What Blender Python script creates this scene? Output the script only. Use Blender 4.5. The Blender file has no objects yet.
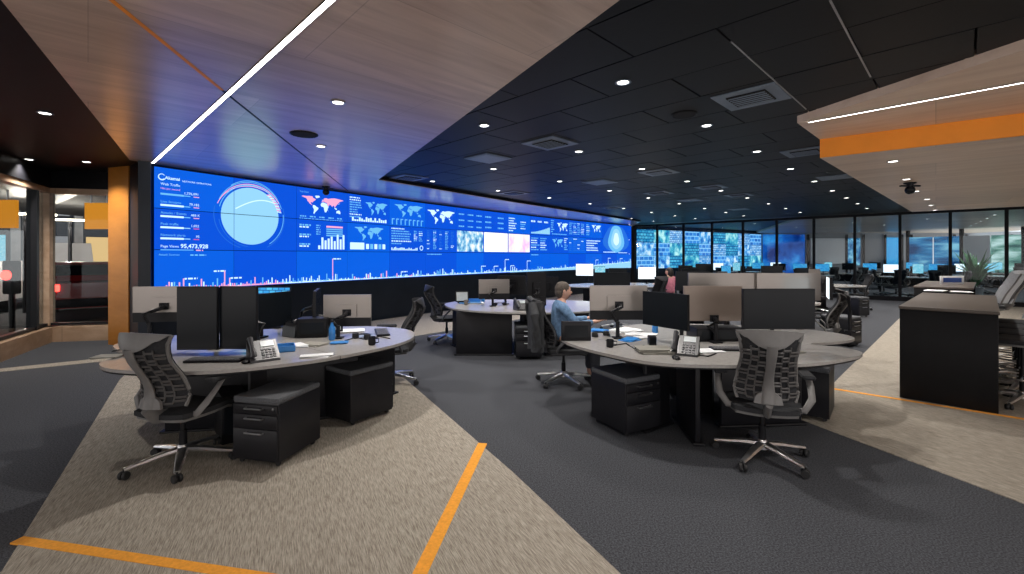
import bpy, math, random
from mathutils import Vector, Matrix
random.seed(7)
PI = math.pi
C = bpy.context.scene.collection
SC = bpy.context.scene

# ------------------------------------------------------------------ camera, world, exposure
cam_d = bpy.data.cameras.new('camera')
cam_d.sensor_width = 36.0
cam_d.lens = 36.0 * 455 / 1024
cam_d.shift_y = -31.0 / 1024
cam_d.clip_start = 0.05
cam_d.clip_end = 200
cam = bpy.data.objects.new('camera', cam_d)
cam.location = (0, 0, 1.6)
cam.rotation_euler = (PI / 2, 0, 0)
C.objects.link(cam)
SC.camera = cam
SC.view_settings.view_transform = 'Standard'
SC.view_settings.look = 'None'
SC.view_settings.exposure = 0.12
SC.view_settings.gamma = 1.0
SC.view_settings.use_curve_mapping = False
try:
    SC.cycles.use_denoising = True
    SC.cycles.max_bounces = 8
    SC.cycles.diffuse_bounces = 4
    SC.cycles.glossy_bounces = 3
    SC.cycles.transparent_max_bounces = 16
    SC.cycles.sample_clamp_indirect = 4.0
except Exception:
    pass
world = bpy.data.worlds.new('world')
SC.world = world
world.use_nodes = True
wb = world.node_tree.nodes['Background']
wb.inputs[0].default_value = (0.85, 0.80, 0.78, 1)
WORLD_STRENGTH = 2.0
wb.inputs[1].default_value = WORLD_STRENGTH
SPOT_W = 150.0          # recessed downlights in the black ceiling
WARM_W = 150.0          # downlights in the timber ceilings
LAMP = (1.0, 0.95, 0.89)

H = 1.6
F = 455.0
ZB = 3.2               # black ceiling
ZW = 3.12              # timber ceiling
ZT = 2.88              # low timber tier


def FP(px, py, h=0.0):
    """floor / height-h point seen at a pixel of the photograph"""
    y = F * (H - h) / (py - 256.0)
    return ((px - 512.0) * y / F, y)


# ------------------------------------------------------------------ materials
def mat(name, col, rough=0.5, metal=0.0, spec=0.5, noise=None, bump=None, coat=0.0, emit=None, es=1.0):
    m = bpy.data.materials.new(name)
    m.use_nodes = True
    nt = m.node_tree
    b = nt.nodes['Principled BSDF']
    b.inputs['Base Color'].default_value = (*col, 1)
    b.inputs['Roughness'].default_value = rough
    b.inputs['Metallic'].default_value = metal
    b.inputs['Specular IOR Level'].default_value = spec
    b.inputs['Coat Weight'].default_value = coat
    if emit:
        b.inputs['Emission Color'].default_value = (*emit, 1)
        b.inputs['Emission Strength'].default_value = es
    if noise or bump:
        tc = nt.nodes.new('ShaderNodeTexCoord')
        mp = nt.nodes.new('ShaderNodeMapping')
        nt.links.new(tc.outputs['Object'], mp.inputs['Vector'])
        nz = nt.nodes.new('ShaderNodeTexNoise')
        nt.links.new(mp.outputs['Vector'], nz.inputs['Vector'])
    if noise:
        sc, amt, stretch, rot = noise
        mp.inputs['Scale'].default_value = stretch
        mp.inputs['Rotation'].default_value = (0, 0, rot)
        nz.inputs['Scale'].default_value = sc
        nz.inputs['Detail'].default_value = 6
        cr = nt.nodes.new('ShaderNodeMapRange')
        cr.inputs['From Min'].default_value = 0.3
        cr.inputs['From Max'].default_value = 0.7
        cr.inputs['To Min'].default_value = 1 - amt
        cr.inputs['To Max'].default_value = 1 + amt
        nt.links.new(nz.outputs['Fac'], cr.inputs['Value'])
        mx = nt.nodes.new('ShaderNodeVectorMath')
        mx.operation = 'MULTIPLY'
        mx.inputs[0].default_value = col
        nt.links.new(cr.outputs['Result'], mx.inputs[1])
        nt.links.new(mx.outputs['Vector'], b.inputs['Base Color'])
    if bump:
        bp = nt.nodes.new('ShaderNodeBump')
        bp.inputs['Strength'].default_value = bump
        bp.inputs['Distance'].default_value = 0.004
        nt.links.new(nz.outputs['Fac'], bp.inputs['Height'])
        nt.links.new(bp.outputs['Normal'], b.inputs['Normal'])
    return m


def emat(name, col, s, sample=True):
    m = bpy.data.materials.new(name)
    m.use_nodes = True
    nt = m.node_tree
    b = nt.nodes['Principled BSDF']
    b.inputs['Base Color'].default_value = (0.01, 0.01, 0.01, 1)
    b.inputs['Roughness'].default_value = 0.4
    b.inputs['Specular IOR Level'].default_value = 0.05
    b.inputs['Emission Color'].default_value = (*col, 1)
    b.inputs['Emission Strength'].default_value = s
    if not sample:
        m.cycles.emission_sampling = 'NONE'
    return m


def feed_mat(name, c1, c2, c3, scale, s, kind='brick'):
    """a lit screen showing windows, tables and pictures"""
    m = emat(name, c1, s)
    nt = m.node_tree
    b = nt.nodes['Principled BSDF']
    tc = nt.nodes.new('ShaderNodeTexCoord')
    sep = nt.nodes.new('ShaderNodeSeparateXYZ')
    com = nt.nodes.new('ShaderNodeCombineXYZ')
    nt.links.new(tc.outputs['Object'], sep.inputs[0])
    add = nt.nodes.new('ShaderNodeMath')
    add.operation = 'ADD'
    nt.links.new(sep.outputs['X'], add.inputs[0])
    nt.links.new(sep.outputs['Y'], add.inputs[1])
    nt.links.new(add.outputs[0], com.inputs['X'])
    nt.links.new(sep.outputs['Z'], com.inputs['Y'])
    if kind == 'brick':
        t = nt.nodes.new('ShaderNodeTexBrick')
        t.inputs['Color1'].default_value = (*c1, 1)
        t.inputs['Color2'].default_value = (*c2, 1)
        t.inputs['Mortar'].default_value = (*c3, 1)
        t.inputs['Scale'].default_value = scale
        t.inputs['Mortar Size'].default_value = 0.03
        nt.links.new(com.outputs[0], t.inputs['Vector'])
        nt.links.new(t.outputs['Color'], b.inputs['Emission Color'])
    else:
        t = nt.nodes.new('ShaderNodeTexNoise')
        t.inputs['Scale'].default_value = scale
        t.inputs['Detail'].default_value = 8
        r = nt.nodes.new('ShaderNodeValToRGB')
        r.color_ramp.elements[0].position = 0.35
        r.color_ramp.elements[0].color = (*c1, 1)
        r.color_ramp.elements[1].position = 0.65
        r.color_ramp.elements[1].color = (*c3, 1)
        e = r.color_ramp.elements.new(0.5)
        e.color = (*c2, 1)
        nt.links.new(com.outputs[0], t.inputs['Vector'])
        nt.links.new(t.outputs['Fac'], r.inputs[0])
        nt.links.new(r.outputs[0], b.inputs['Emission Color'])
    return m


def glass_mat(name, tint=(1, 1, 1), refl=0.08):
    m = bpy.data.materials.new(name)
    m.use_nodes = True
    nt = m.node_tree
    nt.nodes.clear()
    o = nt.nodes.new('ShaderNodeOutputMaterial')
    tr = nt.nodes.new('ShaderNodeBsdfTransparent')
    tr.inputs[0].default_value = (*tint, 1)
    gl = nt.nodes.new('ShaderNodeBsdfGlossy')
    gl.inputs['Roughness'].default_value = 0.03
    fr = nt.nodes.new('ShaderNodeFresnel')
    fr.inputs['IOR'].default_value = 1.3 + refl
    mx = nt.nodes.new('ShaderNodeMixShader')
    ge = nt.nodes.new('ShaderNodeNewGeometry')
    inv = nt.nodes.new('ShaderNodeMath')
    inv.operation = 'SUBTRACT'
    inv.inputs[0].default_value = 1.0
    nt.links.new(ge.outputs['Backfacing'], inv.inputs[1])
    mu = nt.nodes.new('ShaderNodeMath')
    mu.operation = 'MULTIPLY'
    nt.links.new(fr.outputs[0], mu.inputs[0])
    nt.links.new(inv.outputs[0], mu.inputs[1])
    nt.links.new(mu.outputs[0], mx.inputs[0])
    nt.links.new(tr.outputs[0], mx.inputs[1])
    nt.links.new(gl.outputs[0], mx.inputs[2])
    nt.links.new(mx.outputs[0], o.inputs[0])
    return m


def carpet_mat(name, c1, c2, scale, stretch, rot, rough=0.95):
    m = mat(name, c1, rough, spec=0.15)
    nt = m.node_tree
    b = nt.nodes['Principled BSDF']
    tc = nt.nodes.new('ShaderNodeTexCoord')
    mp = nt.nodes.new('ShaderNodeMapping')
    mp.inputs['Rotation'].default_value = (0, 0, rot)
    mp2 = nt.nodes.new('ShaderNodeMapping')
    mp2.inputs['Scale'].default_value = stretch
    nt.links.new(tc.outputs['Object'], mp.inputs['Vector'])
    nt.links.new(mp.outputs['Vector'], mp2.inputs['Vector'])
    nz = nt.nodes.new('ShaderNodeTexNoise')
    nz.inputs['Scale'].default_value = scale
    nz.inputs['Detail'].default_value = 4
    nz.inputs['Roughness'].default_value = 0.7
    nt.links.new(mp2.outputs['Vector'], nz.inputs['Vector'])
    r = nt.nodes.new('ShaderNodeValToRGB')
    r.color_ramp.elements[0].position = 0.36
    r.color_ramp.elements[0].color = (*c1, 1)
    r.color_ramp.elements[1].position = 0.64
    r.color_ramp.elements[1].color = (*c2, 1)
    nt.links.new(nz.outputs['Fac'], r.inputs[0])
    nt.links.new(r.outputs[0], b.inputs['Base Color'])
    bp = nt.nodes.new('ShaderNodeBump')
    bp.inputs['Strength'].default_value = 0.4
    bp.inputs['Distance'].default_value = 0.003
    nt.links.new(nz.outputs['Fac'], bp.inputs['Height'])
    nt.links.new(bp.outputs['Normal'], b.inputs['Normal'])
    return m


def wood_mat(name, c1, c2, rot, rough=0.35, spec=0.5, coat=0.0):
    m = mat(name, c1, rough, spec=spec, coat=coat)
    m.node_tree.nodes['Principled BSDF'].inputs['Coat Roughness'].default_value = 0.24
    nt = m.node_tree
    b = nt.nodes['Principled BSDF']
    tc = nt.nodes.new('ShaderNodeTexCoord')
    mp = nt.nodes.new('ShaderNodeMapping')
    mp.inputs['Rotation'].default_value = (0, 0, rot)
    mp2 = nt.nodes.new('ShaderNodeMapping')
    mp2.inputs['Scale'].default_value = (0.35, 3.2, 3.2)
    nt.links.new(tc.outputs['Object'], mp.inputs['Vector'])
    nt.links.new(mp.outputs['Vector'], mp2.inputs['Vector'])
    n1 = nt.nodes.new('ShaderNodeTexNoise')
    n1.inputs['Scale'].default_value = 1.6
    n1.inputs['Detail'].default_value = 8
    n1.inputs['Roughness'].default_value = 0.62
    n1.inputs['Distortion'].default_value = 0.6
    nt.links.new(mp2.outputs['Vector'], n1.inputs['Vector'])
    r = nt.nodes.new('ShaderNodeValToRGB')
    r.color_ramp.elements[0].position = 0.3
    r.color_ramp.elements[0].color = (*c1, 1)
    r.color_ramp.elements[1].position = 0.72
    r.color_ramp.elements[1].color = (*c2, 1)
    nt.links.new(n1.outputs['Fac'], r.inputs[0])
    # veneer sheets: brick pattern shifts the tone a little
    bk = nt.nodes.new('ShaderNodeTexBrick')
    bk.inputs['Color1'].default_value = (0.88, 0.88, 0.88, 1)
    bk.inputs['Color2'].default_value = (1.1, 1.1, 1.1, 1)
    bk.inputs['Mortar'].default_value = (0.72, 0.72, 0.72, 1)
    bk.inputs['Scale'].default_value = 1.0
    bk.inputs['Mortar Size'].default_value = 0.004
    bk.inputs['Brick Width'].default_value = 2.44
    bk.inputs['Row Height'].default_value = 1.22
    nt.links.new(mp.outputs['Vector'], bk.inputs['Vector'])
    mx = nt.nodes.new('ShaderNodeVectorMath')
    mx.operation = 'MULTIPLY'
    nt.links.new(r.outputs[0], mx.inputs[0])
    nt.links.new(bk.outputs['Color'], mx.inputs[1])
    nt.links.new(mx.outputs['Vector'], b.inputs['Base Color'])
    return m


M = {}
M['carpet_dark'] = carpet_mat('dark carpet', (0.022, 0.024, 0.029), (0.098, 0.102, 0.114), 100, (1, 1, 1), 0)
M['carpet_beige'] = carpet_mat('beige carpet', (0.19, 0.165, 0.135), (0.43, 0.39, 0.33), 34, (6.0, 0.35, 1), -0.464)
M['orange_inlay'] = mat('orange carpet inlay', (0.80, 0.33, 0.03), 0.9, noise=(60, 0.12, (1, 1, 1), 0))
M['timber'] = wood_mat('ceiling timber', (0.46, 0.32, 0.245), (0.74, 0.55, 0.44), -0.75, 0.32, 0.7, 0.8)
M['timber_light'] = wood_mat('tier timber', (0.60, 0.44, 0.33), (0.80, 0.64, 0.51), 0.75, 0.36)
M['timber_post'] = wood_mat('honey timber', (0.36, 0.13, 0.015), (0.48, 0.19, 0.03), 0.0, 0.4)
M['timber_sill'] = wood_mat('sill timber', (0.35, 0.22, 0.13), (0.55, 0.38, 0.26), 0.4, 0.45)
M['orange'] = mat('orange paint', (0.97, 0.31, 0.012), 0.5, noise=(3, 0.06, (1, 1, 1), 0))
M['tile'] = mat('black ceiling tile', (0.0045, 0.005, 0.007), 0.45, spec=0.18, noise=(14, 0.15, (1, 1, 1), 0), bump=0.1)
M['black'] = mat('black paint', (0.006, 0.006, 0.008), 0.5, spec=0.2, noise=(6, 0.2, (1, 1, 1), 0))
M['plenum'] = mat('plenum black', (0.004, 0.004, 0.005), 0.9, noise=(6, 0.2, (1, 1, 1), 0))
M['wall_dark'] = mat('charcoal wall', (0.009, 0.014, 0.024), 0.35, spec=0.3, noise=(4, 0.15, (1, 1, 1), 0))
M['wall_grey'] = mat('grey wall', (0.30, 0.31, 0.33), 0.7, noise=(2, 0.05, (1, 1, 1), 0))
M['wall_blue'] = mat('deep blue wall', (0.02, 0.07, 0.30), 0.6, noise=(2, 0.1, (1, 1, 1), 0))
M['blind'] = mat('pale blind', (0.82, 0.84, 0.86), 0.8, noise=(5, 0.05, (1, 1, 8), 0))
M['vent'] = mat('vent grey', (0.17, 0.21, 0.27), 0.4, metal=0.3, noise=(9, 0.08, (1, 1, 1), 0))
M['alu'] = mat('polished aluminium', (0.80, 0.80, 0.82), 0.30, metal=1.0, noise=(15, 0.05, (1, 1, 1), 0))
M['steel'] = mat('brushed steel', (0.5, 0.5, 0.52), 0.35, metal=1.0, noise=(25, 0.08, (1, 1, 6), 0))
M['chair_grey'] = mat('chair grey plastic', (0.15, 0.146, 0.143), 0.45, noise=(20, 0.08, (1, 1, 1), 0))
M['chair_rib'] = mat('chair rib plastic', (0.075, 0.072, 0.072), 0.45, noise=(20, 0.08, (1, 1, 1), 0))
M['chair_pad'] = mat('chair black fabric', (0.018, 0.019, 0.022), 0.85, noise=(80, 0.3, (1, 1, 1), 0), bump=0.3)
M['chair_dark'] = mat('chair charcoal plastic', (0.05, 0.05, 0.055), 0.45, noise=(20, 0.1, (1, 1, 1), 0))
M['chair_pale'] = mat('stool pale grey fabric', (0.46, 0.49, 0.53), 0.7, noise=(60, 0.15, (1, 1, 1), 0))
M['rubber'] = mat('black rubber', (0.01, 0.01, 0.011), 0.6, noise=(20, 0.1, (1, 1, 1), 0))
M['ped'] = mat('black cabinet', (0.013, 0.013, 0.016), 0.42, spec=0.25, noise=(7, 0.15, (1, 1, 1), 0))
M['ped_pad'] = mat('cabinet cushion', (0.085, 0.09, 0.10), 0.9, noise=(90, 0.25, (1, 1, 1), 0), bump=0.3)
M['laminate'] = mat('grey beige laminate', (0.36, 0.345, 0.33), 0.26, noise=(40, 0.08, (1, 1, 1), 0), coat=0.2)
M['counter'] = mat('counter black', (0.008, 0.008, 0.009), 0.45, spec=0.15, noise=(6, 0.15, (1, 1, 1), 0))
M['counter_top'] = mat('counter top brown', (0.085, 0.07, 0.06), 0.4, noise=(12, 0.15, (1, 6, 1), 0.8))
M['screen_off'] = mat('dark screen', (0.007, 0.009, 0.012), 0.25, spec=0.2, noise=(2, 0.2, (1, 1, 1), 0))
M['housing'] = mat('monitor black plastic', (0.009, 0.009, 0.011), 0.4, spec=0.22, noise=(20, 0.1, (1, 1, 1), 0))
M['silver'] = mat('monitor silver plastic', (0.26, 0.235, 0.215), 0.28, metal=0.65, noise=(4, 0.04, (1, 1, 1), 0))
M['taupe'] = mat('taupe screen reflection', (0.27, 0.215, 0.18), 0.36, metal=0.2, noise=(4, 0.04, (1, 1, 1), 0))  # taupe stands in for the room reflected on a blank screen
M['paper'] = mat('white paper', (0.75, 0.76, 0.78), 0.8, noise=(8, 0.04, (1, 1, 1), 0))
M['blue_plastic'] = mat('blue plastic', (0.03, 0.22, 0.60), 0.35, noise=(8, 0.1, (1, 1, 1), 0))
M['phone'] = mat('phone dark grey', (0.035, 0.035, 0.04), 0.35, noise=(10, 0.1, (1, 1, 1), 0))
M['key'] = mat('grey keys', (0.11, 0.11, 0.12), 0.5, noise=(10, 0.1, (1, 1, 1), 0))
M['book'] = mat('grey folder', (0.24, 0.23, 0.2), 0.7, noise=(10, 0.1, (1, 1, 1), 0))
M['plate'] = mat('phone display', (0.45, 0.5, 0.52), 0.3, noise=(10, 0.1, (1, 1, 1), 0))
M['skin'] = mat('skin', (0.52, 0.30, 0.22), 0.55, noise=(12, 0.08, (1, 1, 1), 0))
M['hair'] = mat('grey brown hair', (0.07, 0.055, 0.045), 0.8, noise=(60, 0.4, (1, 1, 1), 0))
M['hair_dark'] = mat('dark hair', (0.02, 0.014, 0.012), 0.6, noise=(60, 0.4, (1, 1, 1), 0))
M['shirt'] = mat('blue checked shirt', (0.11, 0.20, 0.34), 0.85, noise=(28, 0.35, (1, 1, 1), 0))
M['pink'] = mat('pink cloth', (0.60, 0.20, 0.27), 0.85, noise=(20, 0.15, (1, 1, 1), 0))
M['trousers'] = mat('dark trousers', (0.02, 0.022, 0.03), 0.9, noise=(30, 0.2, (1, 1, 1), 0))
M['jacket'] = mat('charcoal jacket', (0.032, 0.034, 0.038), 0.9, noise=(20, 0.3, (1, 1, 1), 0))
M['eye'] = mat('eye', (0.03, 0.02, 0.02), 0.2, noise=(10, 0.1, (1, 1, 1), 0))
M['glass'] = glass_mat('partition glass', (0.86, 0.93, 0.96), 0.10)
M['window_glass'] = glass_mat('window glass', (0.85, 0.9, 0.92), 0.12)
M['lamp'] = emat('downlight lens', (1.0, 0.95, 0.88), 6.0, False)
M['strip'] = emat('linear lamp', (1.0, 0.96, 0.92), 9.0)
M['scr_blue'] = emat('video wall blue', (0.001, 0.060, 0.50), 1.4)
M['scr_blue2'] = emat('video wall mid blue', (0.001, 0.082, 0.54), 1.4)
M['blue_glow'] = feed_mat('blue lit panel', (0.0, 0.02, 0.16), (0.005, 0.10, 0.45), (0.05, 0.4, 0.9), 0.7, 0.9, 'noise')
M['g_white'] = emat('screen white', (0.55, 0.80, 1.0), 1.25, False)
M['g_pale'] = emat('screen pale blue', (0.16, 0.55, 0.95), 0.95, False)
M['g_cyan'] = emat('screen cyan', (0.33, 0.72, 1.0), 0.92)
M['g_dim'] = emat('screen dim blue', (0.02, 0.16, 0.72), 1.0, False)
M['g_pink'] = emat('screen pink', (0.95, 0.42, 0.66), 1.0, False)
M['g_red'] = emat('screen red', (0.75, 0.10, 0.30), 1.0, False)
M['lit_white'] = emat('lit monitor white', (0.85, 0.95, 1.0), 1.5)
M['lit_cyan'] = feed_mat('lit monitor cyan', (0.2, 0.75, 0.9), (0.6, 0.95, 1.0), (0.02, 0.2, 0.4), 9, 1.0)
M['lit_blue'] = feed_mat('lit monitor blue', (0.03, 0.3, 0.75), (0.1, 0.6, 0.9), (0.01, 0.08, 0.3), 7, 1.0)
M['photo_city'] = feed_mat('screen street picture', (0.02, 0.15, 0.5), (0.25, 0.6, 0.85), (0.95, 0.98, 1.0), 5, 1.0, 'noise')
M['photo_pink'] = feed_mat('screen pale picture', (0.9, 0.45, 0.85), (1.0, 0.85, 0.8), (1.0, 0.97, 0.97), 1.6, 1.1, 'noise')
M['photo_white'] = emat('screen blank page', (1.0, 0.99, 1.0), 1.2)
FEEDS = [feed_mat('feed teal', (0.01, 0.20, 0.42), (0.10, 0.50, 0.70), (0.0, 0.04, 0.18), 1.6, 1.2),
         feed_mat('feed blue', (0.01, 0.12, 0.50), (0.06, 0.32, 0.80), (0.3, 0.65, 0.95), 1.1, 1.1),
         feed_mat('feed sea', (0.0, 0.10, 0.35), (0.06, 0.45, 0.60), (0.6, 0.95, 0.9), 2.0, 1.1, 'noise'),
         feed_mat('feed mixed', (0.01, 0.10, 0.45), (0.10, 0.42, 0.80), (0.8, 0.92, 1.0), 2.6, 1.1, 'noise'),
         feed_mat('feed pale', (0.05, 0.30, 0.65), (0.45, 0.70, 0.90), (0.01, 0.08, 0.35), 2.2, 1.2)]
M['win_blue'] = feed_mat('blue lit glazing', (0.005, 0.05, 0.16), (0.02, 0.22, 0.48), (0.35, 0.75, 0.9), 2.2, 0.75, 'noise')
M['win_tree'] = feed_mat('lit garden view', (0.02, 0.10, 0.10), (0.15, 0.35, 0.28), (0.7, 0.9, 0.85), 2.6, 0.8, 'noise')
M['sign_orange'] = emat('backlit orange sign', (0.95, 0.33, 0.02), 0.8)
M['warm_window'] = emat('warm lit window', (1.0, 0.62, 0.25), 0.9)
M['warm_orange'] = emat('orange lit room', (1.0, 0.20, 0.02), 1.0)
M['tail'] = emat('tail lamp', (1.0, 0.03, 0.02), 10.0)
M['head_lamp'] = emat('street lamp', (1.0, 0.8, 0.6), 8.0)
M['car_red'] = mat('red car paint', (0.25, 0.015, 0.015), 0.25, coat=0.6, noise=(3, 0.05, (1, 1, 1), 0))
M['car_white'] = mat('white van paint', (0.6, 0.6, 0.62), 0.3, coat=0.4, noise=(3, 0.05, (1, 1, 1), 0))
M['asphalt'] = mat('asphalt', (0.03, 0.03, 0.035), 0.35, noise=(20, 0.3, (1, 1, 1), 0))
M['plant'] = mat('plant green', (0.03, 0.14, 0.05), 0.6, noise=(20, 0.4, (1, 1, 1), 0))
M['concrete'] = mat('concrete grey', (0.25, 0.24, 0.23), 0.8, noise=(3, 0.15, (1, 1, 1), 0))


# ------------------------------------------------------------------ mesh collector
class MB:
    def __init__(s):
        s.v = []
        s.f = []
        s.mi = []
        s.cur = 0

    def add(s, vs, fs, T=None):
        o = len(s.v)
        for p in vs:
            p = Vector(p)
            s.v.append(T @ p if T is not None else p)
        for f in fs:
            s.f.append([i + o for i in f])
            s.mi.append(s.cur)
        return s

    def box(s, c, d, rz=0.0, rx=0.0, ry=0.0, bev=0.0):
        T = Matrix.Translation(c) @ Matrix.Rotation(rz, 4, 'Z') @ Matrix.Rotation(ry, 4, 'Y') @ Matrix.Rotation(rx, 4, 'X')
        x, y, z = d[0] / 2, d[1] / 2, d[2] / 2
        if bev <= 0:
            vs = [(-x, -y, -z), (x, -y, -z), (x, y, -z), (-x, y, -z), (-x, -y, z), (x, -y, z), (x, y, z), (-x, y, z)]
            fs = [(0, 3, 2, 1), (4, 5, 6, 7), (0, 1, 5, 4), (1, 2, 6, 5), (2, 3, 7, 6), (3, 0, 4, 7)]
            return s.add(vs, fs, T)
        b = min(bev, x, y, z) * 0.999
        ring = lambda ax, ay, zz: [(-ax + b, -ay, zz), (ax - b, -ay, zz), (ax, -ay + b, zz), (ax, ay - b, zz), (ax - b, ay, zz), (-ax + b, ay, zz), (-ax, ay - b, zz), (-ax, -ay + b, zz)]
        def small(zz):
            return [(-x + b, -y + b * .0 + b * 0.6, zz), (x - b, -y + b * 0.6, zz), (x - b * 0.6, -y + b, zz), (x - b * 0.6, y - b, zz), (x - b, y - b * 0.6, zz), (-x + b, y - b * 0.6, zz), (-x + b * 0.6, y - b, zz), (-x + b * 0.6, -y + b, zz)]
        rs = [small(-z), ring(x, y, -z + b), ring(x, y, z - b), small(z)]
        vs = [p for r in rs for p in r]
        fs = [tuple(range(7, -1, -1)), tuple(range(24, 32))]
        for k in range(3):
            for i in range(8):
                j = (i + 1) % 8
                fs.append((k * 8 + i, k * 8 + j, k * 8 + 8 + j, k * 8 + 8 + i))
        return s.add(vs, fs, T)

    def prism(s, poly, z0, z1, T=None):
        n = len(poly)
        a = sum(poly[i][0] * poly[(i + 1) % n][1] - poly[(i + 1) % n][0] * poly[i][1] for i in range(n))
        if a < 0:
            poly = list(poly)[::-1]
        vs = [(x, y, z0) for x, y in poly] + [(x, y, z1) for x, y in poly]
        fs = [tuple(range(n - 1, -1, -1)), tuple(range(n, 2 * n))]
        for i in range(n):
            j = (i + 1) % n
            fs.append((i, j, n + j, n + i))
        return s.add(vs, fs, T)

    def tube(s, pts, rs, seg=8, flat=1.0, up=(0, 0, 1), cap=True):
        """tube along points; flat squeezes the section across its second axis"""
        pts = [Vector(p) for p in pts]
        if not hasattr(rs, '__len__'):
            rs = [rs] * len(pts)
        up = Vector(up)
        vs = []
        for i, p in enumerate(pts):
            d = (pts[min(i + 1, len(pts) - 1)] - pts[max(i - 1, 0)]).normalized()
            a = d.cross(up)
            if a.length < 1e-3:
                a = d.cross(Vector((1, 0, 0)))
            a.normalize()
            b = a.cross(d).normalized()
            for k in range(seg):
                t = 2 * PI * k / seg
                vs.append(p + a * math.cos(t) * rs[i] + b * math.sin(t) * rs[i] * flat)
        fs = []
        for i in range(len(pts) - 1):
            for k in range(seg):
                l = (k + 1) % seg
                fs.append((i * seg + k, i * seg + l, (i + 1) * seg + l, (i + 1) * seg + k))
        if cap:
            fs.append(tuple(range(seg - 1, -1, -1)))
            o = (len(pts) - 1) * seg
            fs.append(tuple(range(o, o + seg)))
        return s.add(vs, fs)

    def lathe(s, prof, c=(0, 0, 0), seg=20, T=None):
        vs = []
        for r, z in prof:
            for k in range(seg):
                t = 2 * PI * k / seg
                vs.append((c[0] + r * math.cos(t), c[1] + r * math.sin(t), c[2] + z))
        fs = []
        for i in range(len(prof) - 1):
            for k in range(seg):
                l = (k + 1) % seg
                fs.append((i * seg + k, i * seg + l, (i + 1) * seg + l, (i + 1) * seg + k))
        fs.append(tuple(range(seg - 1, -1, -1)))
        o = (len(prof) - 1) * seg
        fs.append(tuple(range(o, o + seg)))
        return s.add(vs, fs, T)

    def ball(s, c, r, seg=12, rings=8, T=None):
        if not hasattr(r, '__len__'):
            r = (r, r, r)
        prof = []
        vs = [(c[0], c[1], c[2] - r[2])]
        for i in range(1, rings):
            a = -PI / 2 + PI * i / rings
            for k in range(seg):
                t = 2 * PI * k / seg
                vs.append((c[0] + r[0] * math.cos(a) * math.cos(t), c[1] + r[1] * math.cos(a) * math.sin(t), c[2] + r[2] * math.sin(a)))
        vs.append((c[0], c[1], c[2] + r[2]))
        fs = []
        for k in range(seg):
            l = (k + 1) % seg
            fs.append((0, 1 + l, 1 + k))
            for i in range(rings - 2):
                fs.append((1 + i * seg + k, 1 + i * seg + l, 1 + (i + 1) * seg + l, 1 + (i + 1) * seg + k))
            e = len(vs) - 1
            fs.append((1 + (rings - 2) * seg + k, 1 + (rings - 2) * seg + l, e))
        return s.add(vs, fs, T)

    def sheet(s, fn, nu, nv, th):
        """closed thin sheet: fn(u,v,off) with u,v in 0..1"""
        vs = []
        for off in (0.0, th):
            for j in range(nv + 1):
                for i in range(nu + 1):
                    vs.append(fn(i / nu, j / nv, off))
        w = nu + 1
        n = w * (nv + 1)
        fs = []
        for j in range(nv):
            for i in range(nu):
                a = j * w + i
                fs.append((a, a + 1, a + w + 1, a + w))
                fs.append((n + a, n + a + w, n + a + w + 1, n + a + 1))
        for i in range(nu):
            fs.append((i, n + i, n + i + 1, i + 1))
            a = nv * w + i
            fs.append((a, a + 1, n + a + 1, n + a))
        for j in range(nv):
            a = j * w
            fs.append((a, a + w, n + a + w, n + a))
            a = j * w + nu
            fs.append((a, n + a, n + a + w, a + w))
        return s.add(vs, fs)

    def mesh(s, name, mats, smooth=True, ang=38):
        me = bpy.data.meshes.new(name)
        me.from_pydata([tuple(p) for p in s.v], [], s.f)
        if not isinstance(mats, (list, tuple)):
            mats = [mats]
        for m in mats:
            me.materials.append(m)
        if len(mats) > 1:
            me.polygons.foreach_set('material_index', s.mi)
        if smooth:
            me.polygons.foreach_set('use_smooth', [True] * len(me.polygons))
            try:
                me.set_sharp_from_angle(angle=math.radians(ang))
            except Exception:
                pass
        me.update()
        return me

    def build(s, name, mats, parent=None, smooth=True, loc=None, rz=0.0):
        o = bpy.data.objects.new(name, s.mesh(name, mats, smooth))
        C.objects.link(o)
        if parent is not None:
            o.parent = parent
        if loc is not None:
            o.location = loc
        if rz:
            o.rotation_euler.z = rz
        return o


def tag(o, label=None, cat=None, group=None, kind=None):
    if label:
        o['label'] = label
    if cat:
        o['category'] = cat
    if group:
        o['group'] = group
    if kind:
        o['kind'] = kind
    return o


def thing(name, label, cat, loc=(0, 0, 0), rz=0.0, group=None):
    o = bpy.data.objects.new(name, None)
    o.empty_display_size = 0.1
    C.objects.link(o)
    o.location = loc
    o.rotation_euler.z = rz
    return tag(o, label, cat, group)


def copy_tree(o, parent=None):
    c = o.copy()
    C.objects.link(c)
    if parent is not None:
        c.parent = parent
    for ch in list(o.children):
        copy_tree(ch, c)
    return c


class Proto:
    """build once, then move the first and copy the rest"""
    def __init__(s, fn):
        s.fn = fn
        s.first = None

    def put(s, loc, rz, label, group=None):
        if s.first is None:
            o = s.first = s.fn()
        else:
            o = copy_tree(s.first)
        o.location = loc
        o.rotation_euler.z = rz
        o['label'] = label
        if group:
            o['group'] = group
        elif 'group' in o:
            del o['group']
        return o


def struct(o):
    o['kind'] = 'structure'
    return o


def line_box(mb, p, q, w, z0, z1, ext=0.0):
    """upright strip of width w between two plan points"""
    dx, dy = q[0] - p[0], q[1] - p[1]
    L = math.hypot(dx, dy)
    mb.box(((p[0] + q[0]) / 2, (p[1] + q[1]) / 2, (z0 + z1) / 2), (L + ext, w, z1 - z0), math.atan2(dy, dx))


def inside(p, poly):
    r = False
    n = len(poly)
    for i in range(n):
        a, b = poly[i], poly[(i + 1) % n]
        if (a[1] > p[1]) != (b[1] > p[1]) and p[0] < (b[0] - a[0]) * (p[1] - a[1]) / (b[1] - a[1]) + a[0]:
            r = not r
    return r


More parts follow.
